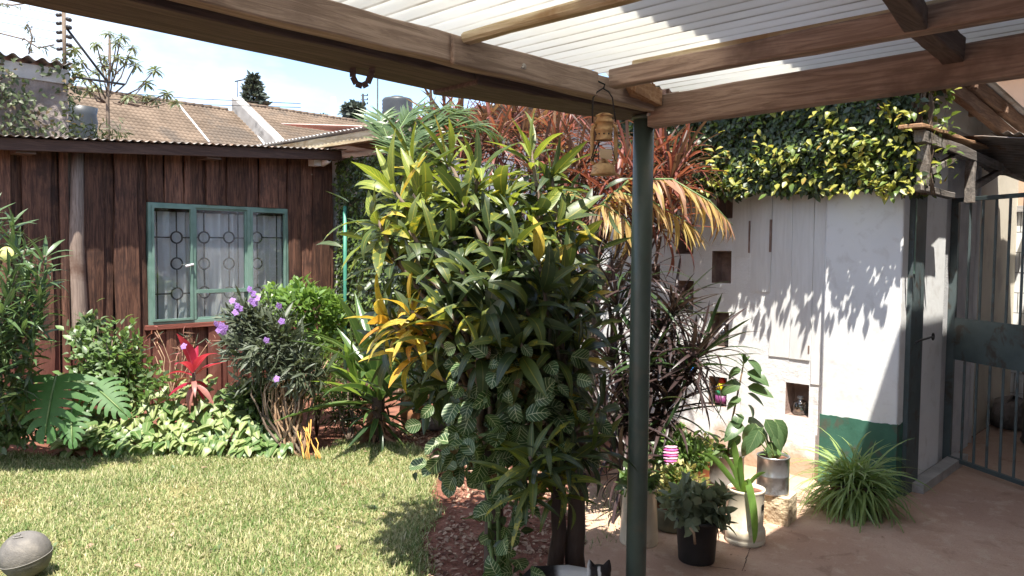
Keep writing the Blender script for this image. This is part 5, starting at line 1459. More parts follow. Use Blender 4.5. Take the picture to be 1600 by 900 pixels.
# yucca
yb_ = G(590, 688); yu = thing('yucca_plant', 'spiky yucca with long sword leaves beside the terracotta jar', 'yucca', (yb_.x, yb_.y, -.03))
items = []
rosette(items, at(592, 610, 6.25), Vector((0, 0, 1)) - _r * .12, 24, .88, LS_sword, [ML_yucca], 6, 78, .03, Lj=.2)
rosette(items, at(560, 600, 6.15), Vector((0, 0, 1)) - _r * .3 - _f * .2, 9, .46, LS_sword, [ML_yuccalight], 5, 45, .03)
rosette(items, at(590, 640, 6.25), Vector((0, 0, 1)), 22, .34, LS_sword, [ML_yucca, ML_darkgreen], 70, 125, .03)
foliage(yu, items, 80)
items = []
for k in range(90):
    t = random.random(); p = yb_.lerp(at(590, 625, 6.25), t) + Vector((random.uniform(-.05, .05), random.uniform(-.05, .05), 0)); d = rvec(); d.z = -abs(d.z) - .3
    items.append((random.choice(LS_lance), ML_dry, orient(p, d, rvec() + Vector((0, 0, .5)), random.uniform(.12, .24))))
foliage(yu, items, 60, 'dead_leaf', 'dead_leaves')
MB().tube([yb_ - Vector((0, 0, .03)), at(590, 650, 6.25), at(592, 612, 6.25)], [.07, .06, .05], 10).build('trunk', M_darkbark, yu)
# terracotta jar and stones behind
jp = G(648, 672); jr = thing('terracotta_jar', 'terracotta jar half hidden behind the yucca', 'jar', jp)
s_ = (jp - EYE).dot(_f) / FPX
m = MB(); m.lathe(jp, [(0, 0), (14 * s_, 0), (20 * s_, 10 * s_), (24 * s_, 30 * s_), (22 * s_, 48 * s_), (14 * s_, 60 * s_), (13 * s_, 68 * s_), (16 * s_, 72 * s_), (12 * s_, 73 * s_), (10 * s_, 62 * s_)], 28); m.build('jar', M_terracotta, jr)
for k, (px, py, r_, lab) in enumerate(((680, 668, .13, 'grey rounded stone beside the terracotta jar'), (715, 672, .10, 'smaller grey stone right of the rounded stone'), (688, 735, .09, 'brown stone at the corner of the lawn by the climber'))):
    p = G(px, py); m = MB(); m.ball(p + Vector((0, 0, r_ * .5)), r_, 12, 8, sc=(1.25, .9, .7)); o = m.build('garden_stone', M_stonewall if k < 2 else M_niche, None, p)
    for v in o.data.vertices: v.co *= random.uniform(.93, 1.07)
    tag(o, lab, 'stone', 'garden stones')
# bushes closing the bed behind the croton, shade put into their dark leaves
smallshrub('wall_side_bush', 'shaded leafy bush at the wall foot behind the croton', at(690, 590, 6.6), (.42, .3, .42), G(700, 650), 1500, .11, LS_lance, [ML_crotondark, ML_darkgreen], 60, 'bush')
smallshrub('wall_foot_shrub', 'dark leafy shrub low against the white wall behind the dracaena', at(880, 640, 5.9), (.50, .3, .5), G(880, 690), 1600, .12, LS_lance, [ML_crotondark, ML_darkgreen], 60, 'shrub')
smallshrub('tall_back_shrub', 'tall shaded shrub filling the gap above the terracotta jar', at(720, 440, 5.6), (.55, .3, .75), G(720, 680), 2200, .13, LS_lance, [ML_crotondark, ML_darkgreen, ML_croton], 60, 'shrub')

# ------------------------------------------------------------------ pots
def potthing(name, label, cat, px, py, prof_px, mat, soil_r=None, soil_z=None, seg=32, p=None, part='pot'):
    p = p or G(px, py) + Vector((0, 0, .012)); s_ = (p - EYE).dot(_f) / FPX
    o = thing(name, label, cat, p)
    MB().lathe(p, [(a * s_, b * s_) for a, b in prof_px], seg).build(part, mat, o)
    if soil_r: MB().disc(p + Vector((0, 0, soil_z * s_)), soil_r * s_, 24).build('soil', M_soil, o)
    return o, p, s_
# black bucket
o1, p1, s1 = potthing('black_bucket_planter', 'black plastic bucket planter in front of the other pots', 'planter', 1088, 878, [(0, 0), (27, 0), (28, 2), (32, 62), (35, 63), (35, 68), (33, 69), (31, 66), (30, 58)], M_black_plastic, 31, 60)
# cream pot with saucer
o2, p2, s2 = potthing('cream_pot', 'cream cylindrical pot with a saucer rim holding strap leaves', 'planter', 1164, 849, [(0, 0), (29, 0), (30, 3), (30, 8), (29, 9), (30.5, 11), (30.5, 19), (29, 24), (26.5, 26), (27.5, 80), (28.5, 82), (28.5, 85), (26.5, 85), (26, 78)], M_cream_pot, 26.2, 79)
c = p2 + Vector((0, 0, 59 * s2)); d = (-_f * .7 + _r * .72).normalized(); sd = d.cross(Vector((0, 0, 1)))
m = MB(); m.add([c + d * 27.8 * s2 + sd * a * 4 * s2 + Vector((0, 0, b * 4.5 * s2)) for a, b in ((-1, -1), (1, -1), (1, 1), (-1, 1))], [(0, 1, 2, 3)]); solidify(m.build('dark_label', M_iron, o2), .001)
# tall cream pot behind the post
o3, p3, s3_ = potthing('tall_cream_pot', 'tall pale cream pot tapering upward behind the green post', 'planter', 998, 850, [(0, 0), (29, 0), (30, 3), (25.5, 84), (27, 86), (27, 88), (25, 88), (24, 80)], M_cream_pot, 24.6, 81)
# mossy tub
o4, p4, s4 = potthing('mossy_tub', 'low mossy green tub behind the black bucket', 'planter', 1050, 828, [(0, 0), (24, 0), (30, 4), (32, 32), (33, 36), (31, 37), (29, 30)], M_greypot, 29.5, 32)
# rusty tin
o5, p5, s5 = potthing('rusty_tin_planter', 'rusting grey tin planter behind the cream pot', 'planter', 1134, 789, [(0, 0), (25, 0), (26, 2), (26, 34), (27, 35), (26, 37), (26, 76), (27.5, 77), (27, 79), (25, 78), (24, 70)], M_tinrust, 25, 72)
# stone block with bright tin
bp = G(1212, 815); bs = (bp - EYE).dot(_f) / FPX
blk = thing('stone_block', 'rough sawn tan stone block under the shiny tin', 'block', bp)
m = MB(); q = .5; Mz = Matrix.Rotation(R(8), 3, 'Z')
vs_ = [bp + Mz @ Vector((x, y, z)) for z in (0.008, 46 * bs) for x, y in ((-.085, -.095), (.085, -.095), (.085, .095), (-.085, .095))]
m.add(vs_, [(0, 3, 2, 1), (4, 5, 6, 7), (0, 1, 5, 4), (1, 2, 6, 5), (2, 3, 7, 6), (3, 0, 4, 7)])
ob_ = m.build('block', M_stone, blk)
sb = ob_.modifiers.new('sub', 'SUBSURF'); sb.subdivision_type = 'SIMPLE'; sb.levels = 4; sb.render_levels = 4
tx = bpy.data.textures.new('chips', 'CLOUDS'); tx.noise_scale = .035
dm = ob_.modifiers.new('chips', 'DISPLACE'); dm.texture = tx; dm.strength = .012; dm.texture_coords = 'GLOBAL'
tp = bp + Vector((-.01, .02, 46 * bs + .003))
o6, p6, s6 = potthing('shiny_tin_planter', 'shiny bare tin planter standing on the stone block', 'planter', 0, 0, [(0, 0), (24, 0), (25, 1.5), (24.3, 3), (24.3, 27), (24.8, 28), (24.3, 29), (24.3, 55), (25.2, 56), (25, 58), (23.4, 58), (23, 52)], M_tin, 23.5, 53, p=tp)
# spider plant basket
o7, p7, s7 = potthing('woven_basket', 'dark woven basket pot under the grassy spider plant', 'planter', 1332, 800, [(0, 0), (26, 0), (30, 4), (34, 40), (35, 44), (32, 45), (30, 38)], M_basket, 31, 40)
# small clay pot at the back
o8, p8, s8 = potthing('small_clay_pot', 'small orange clay pot at the wall foot behind the geranium', 'planter', 1096, 745, [(0, 0), (14, 0), (19, 26), (21, 27), (21, 33), (19, 34), (17, 26)], M_terracotta, 17, 28)
o9, p9, s9 = potthing('geranium_pot', 'brown clay pot of the geranium beside the green post', 'planter', 1050, 770, [(0, 0), (22, 0), (29, 34), (31, 35), (31, 42), (28, 43), (26, 35)], M_terracotta, 27, 37)

def plant(name, label, cat, p, items, limit, stem_tips=(), r0=.008, mat=M_greenstem):
    o = thing(name, label, cat, p)
    foliage(o, items, limit)
    if stem_tips: stems(o, p, stem_tips, r0, r0 * .5, mat, 'stem', .008, 6)
    return o
# strap leaves in the cream pot
t2 = p2 + Vector((0, 0, 79 * s2)); items = []
def arc_leaf(pts, w_, mat):
    """one long strap leaf through given points, with a keel"""
    P = [Vector(q) for q in pts]; Q = []
    for i in range(len(P) - 1):
        for k in range(4):
            t = k / 4; p_1 = P[max(i - 1, 0)]; p_2 = P[i]; p_3 = P[i + 1]; p_4 = P[min(i + 2, len(P) - 1)]
            Q.append(.5 * ((2 * p_2) + (p_3 - p_1) * t + (2 * p_1 - 5 * p_2 + 4 * p_3 - p_4) * t * t + (3 * p_2 - p_1 - 3 * p_3 + p_4) * t ** 3))
    Q.append(P[-1]); n_ = len(Q) - 1; m = MB(); vs_ = []; fs = []
    for i, q in enumerate(Q):
        d = (Q[min(i + 1, n_)] - Q[max(i - 1, 0)]).normalized(); sd = d.cross(_f + Vector((0, 0, .2))).normalized(); nn = sd.cross(d)
        k = i / n_; ww = w_ * (.55 + .45 * math.sin(math.pi * min(1, k * 1.4) * .5)) * (1 - k ** 4 * .97)
        vs_ += [q - sd * ww + nn * ww * .3, q, q + sd * ww + nn * ww * .3]
    for i in range(n_):
        a = i * 3; fs += [(a, a + 3, a + 4, a + 1), (a + 1, a + 4, a + 5, a + 2)]
    m.add(vs_, fs, True); return m
st = thing('strap_leaf_plant', 'glossy strap-leaved plant drooping over the cream pot', 'plant', t2)
D2 = (t2 - EYE).dot(_f)
for pts, w_ in ((((1160, 772), (1140, 745), (1117, 718), (1096, 707)), .017), (((1160, 772), (1155, 740), (1149, 705), (1147, 690)), .020), (((1163, 772), (1172, 755), (1185, 742), (1196, 738)), .014), (((1162, 770), (1168, 752), (1177, 790), (1180, 830), (1178, 850)), .022), (((1158, 772), (1147, 735), (1135, 715), (1128, 712)), .013), (((1162, 772), (1160, 752), (1157, 725), (1158, 712)), .016)):
    arc_leaf([at(x, y, D2 - .02 - ((0, .085, .115, .12, .12)[i] if pts[-1][1] > 800 else .02 * i)) for i, (x, y) in enumerate(pts)], w_, ML_agap).build('leaf', ML_agap, st)
# grey-green bush in the bucket
t1 = p1 + Vector((0, 0, 60 * s1)); items = []
blob(items, t1 + Vector((0, 0, .08)), (.17, .14, .12), 260, .085, LS_oval, [ML_grey], .3, .9, .4, .3, t1.z + .005)
for px, py in ((1045, 790), (1130, 800), (1112, 775), (1060, 775), (1135, 815)):
    rosette(items, at(px, py, 3.85), Vector((0, 0, .6)) + _r * ((px - 1088) / 40), 9, .085, LS_oval, [ML_grey], 20, 90, .01)
plant('grey_leaf_plant', 'bushy grey-green plant spilling from the black bucket', 'plant', t1, items, 200, [at(px, py, 3.88) for px, py in ((1045, 795), (1130, 805), (1090, 775))])
MB().tube([at(1078, 825, 3.72), at(1084, 832, 3.70), at(1086, 850, 3.71)], .006, 6).build('dry_root', M_twig, bpy.data.objects['grey_leaf_plant'])
# tall broad-leaved plant in the rusty tin
t5 = p5 + Vector((0, 0, 72 * s5)); items = []; D5 = (t5 - EYE).dot(_f)
tall = [(1147, 585, -1), (1180, 588, 1), (1150, 608, -1), (1178, 612, 1), (1146, 630, -1), (1176, 622, 1), (1150, 655, -1), (1172, 600, 1), (1165, 640, 1), (1155, 668, -1), (1163, 570, 1), (1135, 690, -1), (1172, 668, 1)]
for px, py, s_ in tall:
    c = at(1163, py - 8, D5 - .1); d = _r * s_ * random.uniform(.5, 1.1) + _f * random.uniform(-.9, .4) + Vector((0, 0, random.uniform(-.9, -.1)))
    items.append((random.choice(LS_big), ML_pothos, orient(c + _r * s_ * .02, d, -_f * .5 + Vector((0, 0, .9)) + rvec() * .4, random.uniform(.11, .175), 1.1)))
rosette(items, at(1163, 562, D5 - .1), (0, 0, 1), 4, .07, LS_big, [ML_pothos], 5, 30, .01)
for k in range(16):
    items.append((random.choice(LS_big), ML_gera, orient(t5 + Vector((random.uniform(-.08, .08), random.uniform(-.08, .08), random.uniform(.02, .12))), rvec() + Vector((0, 0, .2)), Vector((0, 0, 1)), random.uniform(.08, .13))))
plant('broad_leaf_plant', 'tall plant with big drooping leaves against the white wall', 'plant', t5, items, 60, [at(1163, 562, D5 - .1)], .009, M_twig)
# dark drooping leaves in the shiny tin
t6 = p6 + Vector((0, 0, 53 * s6)); items = []; D6 = (t6 - EYE).dot(_f)
for px, py, s_ in ((1180, 662, -1), (1196, 655, 1), (1185, 672, -1), (1203, 665, 1), (1192, 668, -1), (1175, 680, -1), (1200, 690, 1), (1210, 655, 1)):
    c = at(px, py, D6 + random.uniform(-.05, .05)); d = _r * s_ * .5 - _f * random.uniform(.1, .7) + Vector((0, 0, -.9))
    items.append((random.choice(LS_big), ML_pothos, orient(c, d, -_f * .8 + Vector((0, 0, .6)), random.uniform(.15, .21), 1.0)))
for k in range(12): items.append((random.choice(LS_oval), ML_gera, orient(t6 + Vector((random.uniform(-.07, .07), random.uniform(-.07, .07), .02)), rvec() + Vector((0, 0, .6)), Vector((0, 0, 1)), .05)))
plant('drooping_leaf_plant', 'dark ribbed drooping leaves growing in the shiny tin', 'plant', t6, items, 40, [i[2].translation for i in items[:8]], .006)
# succulent in tall cream pot
t3 = p3 + Vector((0, 0, 81 * s3_)); items = []
blob(items, t3 + Vector((0, 0, .05)), (.13, .1, .09), 130, .07, LS_oval, [ML_rose, ML_gera], .2, .9, .5, .2, t3.z)
plant('small_leafy_plant', 'small leafy green plant in the tall cream pot', 'plant', t3, items, 90, [t3 + Vector((0, 0, .08))])
# yellowish plant in mossy tub
t4 = p4 + Vector((0, 0, 32 * s4)); items = []
blob(items, t4 + Vector((.05, 0, .12)), (.20, .16, .14), 700, .045, LS_oval, [ML_yelfl, ML_gera, ML_yelfl], .25, .9, .5, .3, t4.z)
plant('yellow_variegated_plant', 'fine pale yellow plant behind the black bucket', 'plant', t4, items, 80, [t4 + Vector((.08, 0, .15)), t4 + Vector((-.05, .05, .15))])
# geranium
t9 = p9 + Vector((0, 0, 37 * s9)); items = []
blob(items, at(1062, 712, 4.62), (.22, .16, .17), 620, .065, LS_oval, [ML_gera, ML_gera, ML_rose], .35, .9, .4, .25, .25)
plant('geranium_plant', 'bushy light green geranium right of the green post', 'plant', t9, items, 160, [at(1062, 700, 4.62), at(1030, 705, 4.62), at(1090, 715, 4.62)])
# pink yarn figure hung in the geranium
pk = at(1048, 712, 4.40); yn = thing('pink_yarn_ornament', 'pink striped yarn ornament stuck in the geranium', 'ornament', pk)
s_ = 4.4 / FPX
for k in range(7):
    c = pk + Vector((0, 0, (14 - k * 4.4) * s_)); wd = (9.5, 11, 12, 11.5, 11, 10, 8.5)[k] * s_
    m = MB(); m.tube([c - _r * wd, c - _r * wd * .6 - _f * .012, c - _f * .018, c + _r * wd * .6 - _f * .012, c + _r * wd], [.004, .0085, .009, .0085, .004], 8); m.build('yarn_roll', M_pinkyarn if k % 2 else M_pinkpale, yn)
# clay pot succulent
t8 = p8 + Vector((0, 0, 28 * s8)); items = []; blob(items, t8 + Vector((0, 0, .06)), (.10, .08, .10), 160, .05, LS_oval, [ML_yelfl, ML_gera], .2, .9, .6, .2, t8.z)
plant('small_clay_pot_plant', 'fine yellowish plant in the small clay pot', 'plant', t8, items, 40, [t8 + Vector((0, 0, .08))])
# spider plant
t7 = p7 + Vector((0, 0, 40 * s7)); items = []
for k in range(4):
    rosette(items, t7 + Vector((random.uniform(-.07, .07), random.uniform(-.07, .07), .0)), Vector((0, 0, 1)) + rvec() * .25, 90, .40, LS_grassy, [ML_spider], 5, 88, .012, Lj=.35)
rosette(items, t7, Vector((0, 0, 1)), 90, .44, LS_grassy, [ML_spider], 60, 105, .02, Lj=.3)
plant('spider_plant', 'large grassy spider plant at the foot of the green and white pier', 'plant', t7, items, 300)

# ------------------------------------------------------------------ things in the wall niches
def ncen(i): a, b, c, d = NICHE[i]; return (a + b) / 2, c, b - a, d - c
for i, lab in ((2, 'clear glass bottle standing in the left middle niche'), (3, 'clear glass bottle in the niche above the coloured candle'), (6, 'clear glass bottle lying in the lowest right niche')):
    y, z, w_, h_ = ncen(i); z += .014; hb = h_ * (.42 if i == 2 else .62 if i == 3 else .5); r_ = w_ * .30
    o = thing('glass_bottle', lab, 'bottle', (XW + .06, y, z), 'bottles in the wall niches')
    m = MB(); m.lathe((XW + .06, y, z), [(0, 0), (r_, 0), (r_, hb * .6), (r_ * .75, hb * .72), (r_ * .35, hb * .82), (r_ * .35, hb * .97), (r_ * .42, hb), (r_ * .3, hb)], 18); m.build('glass', M_bottle, o)
    m = MB(); m.lathe((XW + .06, y, z + hb), [(r_ * .42, -.012), (r_ * .44, .004), (0, .006)], 12); m.build('cap', M_zinc, o)
y, z, w_, h_ = ncen(5); z += .014
cn_ = thing('striped_candle', 'candle banded purple, green, yellow and red in a wall niche', 'candle', (XW + .05, y - .01, z))
for k, (h0, h1, mt_, ra, rb2) in enumerate(((0, .30, M_purple2, .34, .33), (.30, .48, M_green2, .33, .33), (.48, .72, M_yellow, .33, .22), (.72, .92, M_red, .22, .06))):
    m = MB(); m.lathe((XW + .05, y - .01, z), [(0, h0 * h_), (ra * w_, h0 * h_ + .001), (rb2 * w_, h1 * h_), (0, h1 * h_ + .001)], 18); m.build('band', mt_, cn_)
y, z, w_, h_ = ncen(4); z += .014
bl = thing('blue_figurine', 'bright blue plastic bottle figure in a shaded wall niche', 'ornament', (XW + .04, y - .01, z))
m = MB(); m.lathe((XW + .04, y - .01, z), [(0, 0), (.026, 0), (.028, .03), (.020, .06), (.014, .075), (.022, .09), (.026, .12), (.018, .145), (0, .15)], 16); m.build('body', M_blueplastic, bl)
m = MB(); m.lathe((XW + .04, y - .01, z + .15), [(.012, -.004), (.014, .01), (.006, .02), (0, .021)], 12); m.build('cap', M_camera, bl)

# ------------------------------------------------------------------ ball on the lawn
bd = .224; bp_ = onZ(40, 868, bd / 2 - .01); 
ba = thing('rubber_ball', 'dusty grey rubber ball on the lawn', 'ball', (bp_.x, bp_.y, -.01))
Mb = (Vector((.15, -.25, 1))).to_track_quat('Z', 'Y').to_matrix()
bc_ = Vector((bp_.x, bp_.y, bd / 2 - .005))
o = MB().ball(bc_, bd / 2, 48, 32, Mb, (1, 1, .97)).build('shell', M_rubber, ba)
seam = MB(); rs = bd / 2 + .0005
tilt = ((_u2 * 1.0 - _f * .15 + _r * -.18).normalized()).to_track_quat('Z', 'Y').to_matrix()
M_seam = surf('pale_moulded_seam', (.22, .205, .185), None, 6, .7, .1, 60)
off = -.012
seam.tube([bc_ + tilt @ Vector((math.sqrt(rs * rs - off * off) * math.cos(t * .1309), math.sqrt(rs * rs - off * off) * math.sin(t * .1309), off)) for t in range(49)], .0016, 6, False); seam.build('seam', M_seam, ba)
em = MB(); ec = (Vector((0, 0, 1)) - _f * .42 - _r * .12).normalized(); ea = ec.cross(_f).normalized(); eb = ec.cross(ea)
for (a0_, b0_, a1_, b1_) in ((-.5, .2, .2, .35), (.2, .35, .55, .1), (-.3, -.2, .5, -.25), (-.1, -.2, -.25, -.55), (.5, -.25, .35, -.5), (-.9, .1, -.5, .2)):
    pa = (ec + ea * a0_ * .3 + eb * b0_ * .3).normalized() * (bd / 2 + .0004) + bc_; pb = (ec + ea * a1_ * .3 + eb * b1_ * .3).normalized() * (bd / 2 + .0004) + bc_
    pm_ = ((pa + pb) / 2 - bc_).normalized() * (bd / 2 + .0008) + bc_
    em.tube([pa, pm_, pb], .0022, 6)
em.build('moulded_mark', M_seam, ba)

# ------------------------------------------------------------------ cat
D_ = 3.22; hc = at(936, 898, D_)
cat = thing('cat', 'black and white cat beside the green post, its head turned to the viewer', 'cat', (hc.x, hc.y, .012))
rt_ = _r; fw_ = -_f; fw_ = Vector((fw_.x, fw_.y, 0)).normalized(); Z = Vector((0, 0, 1))
def B(m, c, r_, sc=(1, 1, 1), ax=None):
    Mx = Matrix((rt_, Z.cross(rt_), Z)).transposed() if ax is None else ax
    m.ball(c, r_, 16, 12, Mx, sc)
m = MB(); H0 = hc
B(m, H0, .046, (1.08, 1.0, .92)); B(m, H0 + fw_ * .034 - Z * .014, .024, (1.1, 1, .8)); B(m, H0 - Z * .02 + rt_ * .022 + fw_ * .012, .024); B(m, H0 - Z * .02 - rt_ * .022 + fw_ * .012, .024)
hz_ = hc.z
for s_ in (-1, 1):   # ears
    e0 = H0 + rt_ * (.030 * s_) + Z * .022
    m.tube([e0, e0 + rt_ * (.006 * s_) + Z * .022, e0 + rt_ * (.012 * s_) + Z * .046], [.023, .015, .002], 10)
# neck, chest, trunk, haunch, tail (body runs to the left of the head)
chest = H0 - rt_ * .05 - Z * .055 - fw_ * .03
haunch = H0 - rt_ * .27 - Z * .06 - fw_ * .06
m.tube([H0 - Z * .01, H0 - rt_ * .02 - Z * .03 - fw_ * .02, chest], [.038, .045, .06], 14)
m.tube([chest + rt_ * .03, chest, chest.lerp(haunch, .35) + Z * .008, chest.lerp(haunch, .7) + Z * .004, haunch, haunch - rt_ * .05 - Z * .01], [.04, .066, .068, .066, .064, .03], 16)
B(m, haunch - Z * .03, .062, (1.1, .9, 1.1))
tb_ = haunch - rt_ * .06
m.tube([tb_ + rt_ * .02, tb_ - rt_ * .06 - Z * .03, tb_ - rt_ * .13 - Z * .09, tb_ - rt_ * .20 - Z * .11, tb_ - rt_ * .26 - Z * .09], [.018, .014, .013, .012, .008], 10)
gz = .02
for (c0, s_) in ((chest, -1), (chest + rt_ * .02, 1)):
    a = c0 + fw_ * (.032 * s_) - Z * .02; m.tube([a, Vector((a.x, a.y, hz_ * .42)) - rt_ * .01, Vector((a.x, a.y, gz + .02)), Vector((a.x, a.y, gz)) + rt_ * .015], [.03, .02, .016, .015], 12)
    B(m, Vector((a.x, a.y, gz)) + rt_ * .012 + fw_ * .008, .017, (1.2, 1.1, .7))
for s_ in (-1, 1):
    a = haunch + fw_ * (.036 * s_) - Z * .03; k = Vector((a.x, a.y, 0)) + rt_ * .045 + Z * (haunch.z * .52); h_ = Vector((a.x, a.y, 0)) - rt_ * .03 + Z * (haunch.z * .33)
    f_ = Vector((a.x, a.y, gz)) - rt_ * .015
    m.tube([a, k, h_, f_, f_ + rt_ * .03], [.05, .032, .018, .015, .013], 12); B(m, f_ + rt_ * .02, .017, (1.3, 1, .65))
def catmat():
    k = NT('black_and_white_fur'); q = k.pos()
    def dotv(v, c):
        n_ = k.n('ShaderNodeVectorMath'); n_.operation = 'DOT_PRODUCT'; k.t.links.new(q, n_.inputs[0]); n_.inputs[1].default_value = v
        return k.math('SUBTRACT', n_.outputs['Value'], Vector(v).dot(c))
    nz = k.math('MULTIPLY', k.math('SUBTRACT', k.noise(q, 30, 3), .5), .02)
    lat = k.math('ADD', dotv(tuple(rt_), hc), nz); zz = dotv((0, 0, 1), hc); fr = dotv(tuple(fw_), hc)
    blaze = k.math('SUBTRACT', 1, k.step(k.math('ABSOLUTE', k.math('SUBTRACT', lat, -.002)), .004, .010))
    blaze = k.math('MULTIPLY', blaze, k.step(fr, .005, .02))
    muzzle = k.math('MULTIPLY', k.step(k.math('ADD', zz, nz), -.016, -.030), k.step(fr, -.01, .02))
    back = k.math('MULTIPLY', k.step(lat, -.035, -.05), k.step(lat, -.19, -.15))
    low_ = k.step(k.math('ADD', zz, nz), -.12, -.15)
    f = k.math('MAXIMUM', k.math('MAXIMUM', blaze, muzzle), k.math('MAXIMUM', back, low_))
    col = k.mix(f, k.mix(k.noise(q, 60, 3), (.018, .015, .015), (.045, .036, .033)), (.66, .63, .60))
    return k.end(k.bsdf(col, .85, 0, .2, k.noise(k.pos((1, 1, 1)), 260, 3), .6, .004))
body = m.build('body', catmat(), cat)
rm = body.modifiers.new('fuse', 'REMESH'); rm.mode = 'VOXEL'; rm.voxel_size = .0045; rm.use_smooth_shade = True
sm = body.modifiers.new('smooth', 'SMOOTH'); sm.factor = .5; sm.iterations = 4
M_eye = surf('amber_eye', (.35, .28, .06), None, 5, .15, 0, 30, spec=.6)
for s_ in (-1, 1):
    e = H0 + rt_ * (.019 * s_) + fw_ * .040 + Z * .003
    eo = MB().ball(e, .0085, 12, 8).build('eye', M_eye, cat); MB().ball(e + fw_ * .0065, .004, 8, 6, Matrix((rt_, fw_, Z)).transposed(), (.45, 1, 1.3)).build('pupil', M_lens, eo)
MB().ball(H0 + fw_ * .060 - Z * .008, .006, 10, 6).build('nose', M_pinkpale, cat)

# ------------------------------------------------------------------ trees beyond
ct_b = at(172, 175, 11.5); us = thing('umbrella_tree', 'thin tree with umbrella-like leaf whorls above the tile roof', 'tree', (ct_b.x, ct_b.y, 0))
LS_fing = [Leaf('lance', 4, .27, .5, .1), Leaf('lance', 4, .24, .8, .1)]; items = []; D_ = 11.5; heads = [(170, 50), (150, 66), (190, 56), (207, 72), (115, 75), (163, 88), (126, 95), (176, 106), (141, 140), (212, 100), (243, 108), (229, 128), (226, 150), (262, 145), (242, 156), (276, 158), (122, 112), (150, 132), (185, 88), (200, 90), (152, 110), (182, 66), (136, 120), (200, 150), (160, 100)]
tr = [at(170, 235, D_), at(168, 150, D_), at(172, 105, D_), at(172, 62, D_)]
tr[0].z = 0
MB().tube(tr, [.045, .026, .018, .01], 8).build('trunk', M_bark, us)
m = MB()
for px, py in heads:
    h_ = at(px, py, D_ + random.uniform(-.3, .3)); j = at(170 + (px - 170) * .25, min(160, py + 45), D_)
    m.tube([j, j.lerp(h_, .5) - Vector((0, 0, .08)), h_], [.014, .011, .008], 5)
    rosette(items, h_, Vector((0, 0, 1)) + rvec() * .3, 17, .155, LS_fing, [ML_cass], 60, 112, .01, Lj=.15)
m.build('limb', M_bark, us); foliage(us, items, 0, 'leaf', 'crown')
ob2 = at(-20, 60, 8); bt = thing('overhanging_branch', 'thin leafy branches reaching in at the upper left corner', 'branch', ob2)
items = []; m = MB()
for pts in (((-60, 75), (0, 52), (40, 62), (60, 75), (85, 70)), ((45, 85), (50, 60), (47, 45), (42, 38)), ((-40, 10), (0, 6), (20, 8), (50, 4))):
    P = [at(x, y, 8.2) for x, y in pts]; m.tube(P, .008, 5)
    for i in range(26):
        t = random.random() * (len(P) - 1); k = min(int(t), len(P) - 2); p = P[k].lerp(P[k + 1], t - k) + rvec() * .02
        items.append((random.choice(LS_lance), ML_creeper, orient(p, rvec() + Vector((0, 0, -.6)), rvec(), random.uniform(.06, .10))))
m.build('branch', M_bark, bt); foliage(bt, items, 60)
def farleaf(o, items): foliage(o, items, 0, 'leaf', 'crown')
pb_ = at(396, 175, 75); pn = thing('conifer_tree', 'dark pointed conifer far behind the tile roof', 'tree', (pb_.x, pb_.y, 0))
items = []; s_ = 75 / FPX
ztop = at(392, 118, 75).z
MB().tube([(pb_.x, pb_.y, 0), (pb_.x, pb_.y, ztop)], [.35, .05], 8).build('trunk', M_bark, pn)
for k in range(1500):
    t = random.random() ** .7; rr_ = (19 * t + 2) * s_ * (.75 + .35 * math.sin(t * 30 + random.random())) * random.uniform(.5, 1); th = random.random() * 6.283
    p = Vector((pb_.x + rr_ * math.cos(th), pb_.y + rr_ * math.sin(th), ztop - t * 56 * s_ + rr_ * .25))
    items.append((LS_lance[0], ML_far, orient(p, Vector((math.cos(th), math.sin(th), .5)) + rvec() * .5, rvec() + Vector((0, 0, 1)), random.uniform(.45, .8), 2.0)))
farleaf(pn, items)
fb = at(550, 200, 58); ft_ = thing('far_round_tree', 'small rounded tree far away beside the utility pole', 'tree', (fb.x, fb.y, 0))
items = []; s_ = 58 / FPX; blob(items, at(551, 176, 58), (18 * s_, 14 * s_, 20 * s_), 1100, .5, LS_oval, [ML_far], .2, .6, .3, .4)
MB().tube([(fb.x, fb.y, 0), at(551, 178, 58)], [.3, .1], 8).build('trunk', M_bark, ft_); farleaf(ft_, items)
fb = at(500, 205, 58); f2_ = thing('far_low_tree', 'low far treetop left of the concrete pole', 'tree', (fb.x, fb.y, 0))
items = []; blob(items, at(505, 190, 58), (12 * s_, 10 * s_, 8 * s_), 500, .45, LS_oval, [ML_far], .2, .6, .3, .4)
MB().tube([(fb.x, fb.y, 0), at(505, 190, 58)], [.3, .1], 8).build('trunk', M_bark, f2_); farleaf(f2_, items)

# ------------------------------------------------------------------ grass blades and leaf litter
def grassmat():
    k = NT('grass_blade'); r = k.rnd(); q = k.pos()
    n_ = k.noise(q, 1.6, 3); n2 = k.noise(q, 9, 3)
    dry = k.step(k.math('ADD', k.math('MULTIPLY', r, .55), k.math('ADD', k.math('MULTIPLY', n_, .55), k.math('MULTIPLY', n2, .35))), .48, 1.08)
    col = k.mix(dry, (.125, .205, .048), (.50, .46, .23))
    col = k.mix(k.step(k.math('FRACT', k.math('MULTIPLY', r, 13.7)), .80, .95), col, (.60, .53, .34))
    p = k.bsdf(col, .55, 0, .35)
    t = k.n('ShaderNodeBsdfTranslucent'); k.put(t.inputs['Color'], col)
    mx = k.n('ShaderNodeMixShader'); mx.inputs[0].default_value = .35
    k.t.links.new(p, mx.inputs[1]); k.t.links.new(t.outputs[0], mx.inputs[2]); return k.end(mx.outputs[0])
M_grass = grassmat()
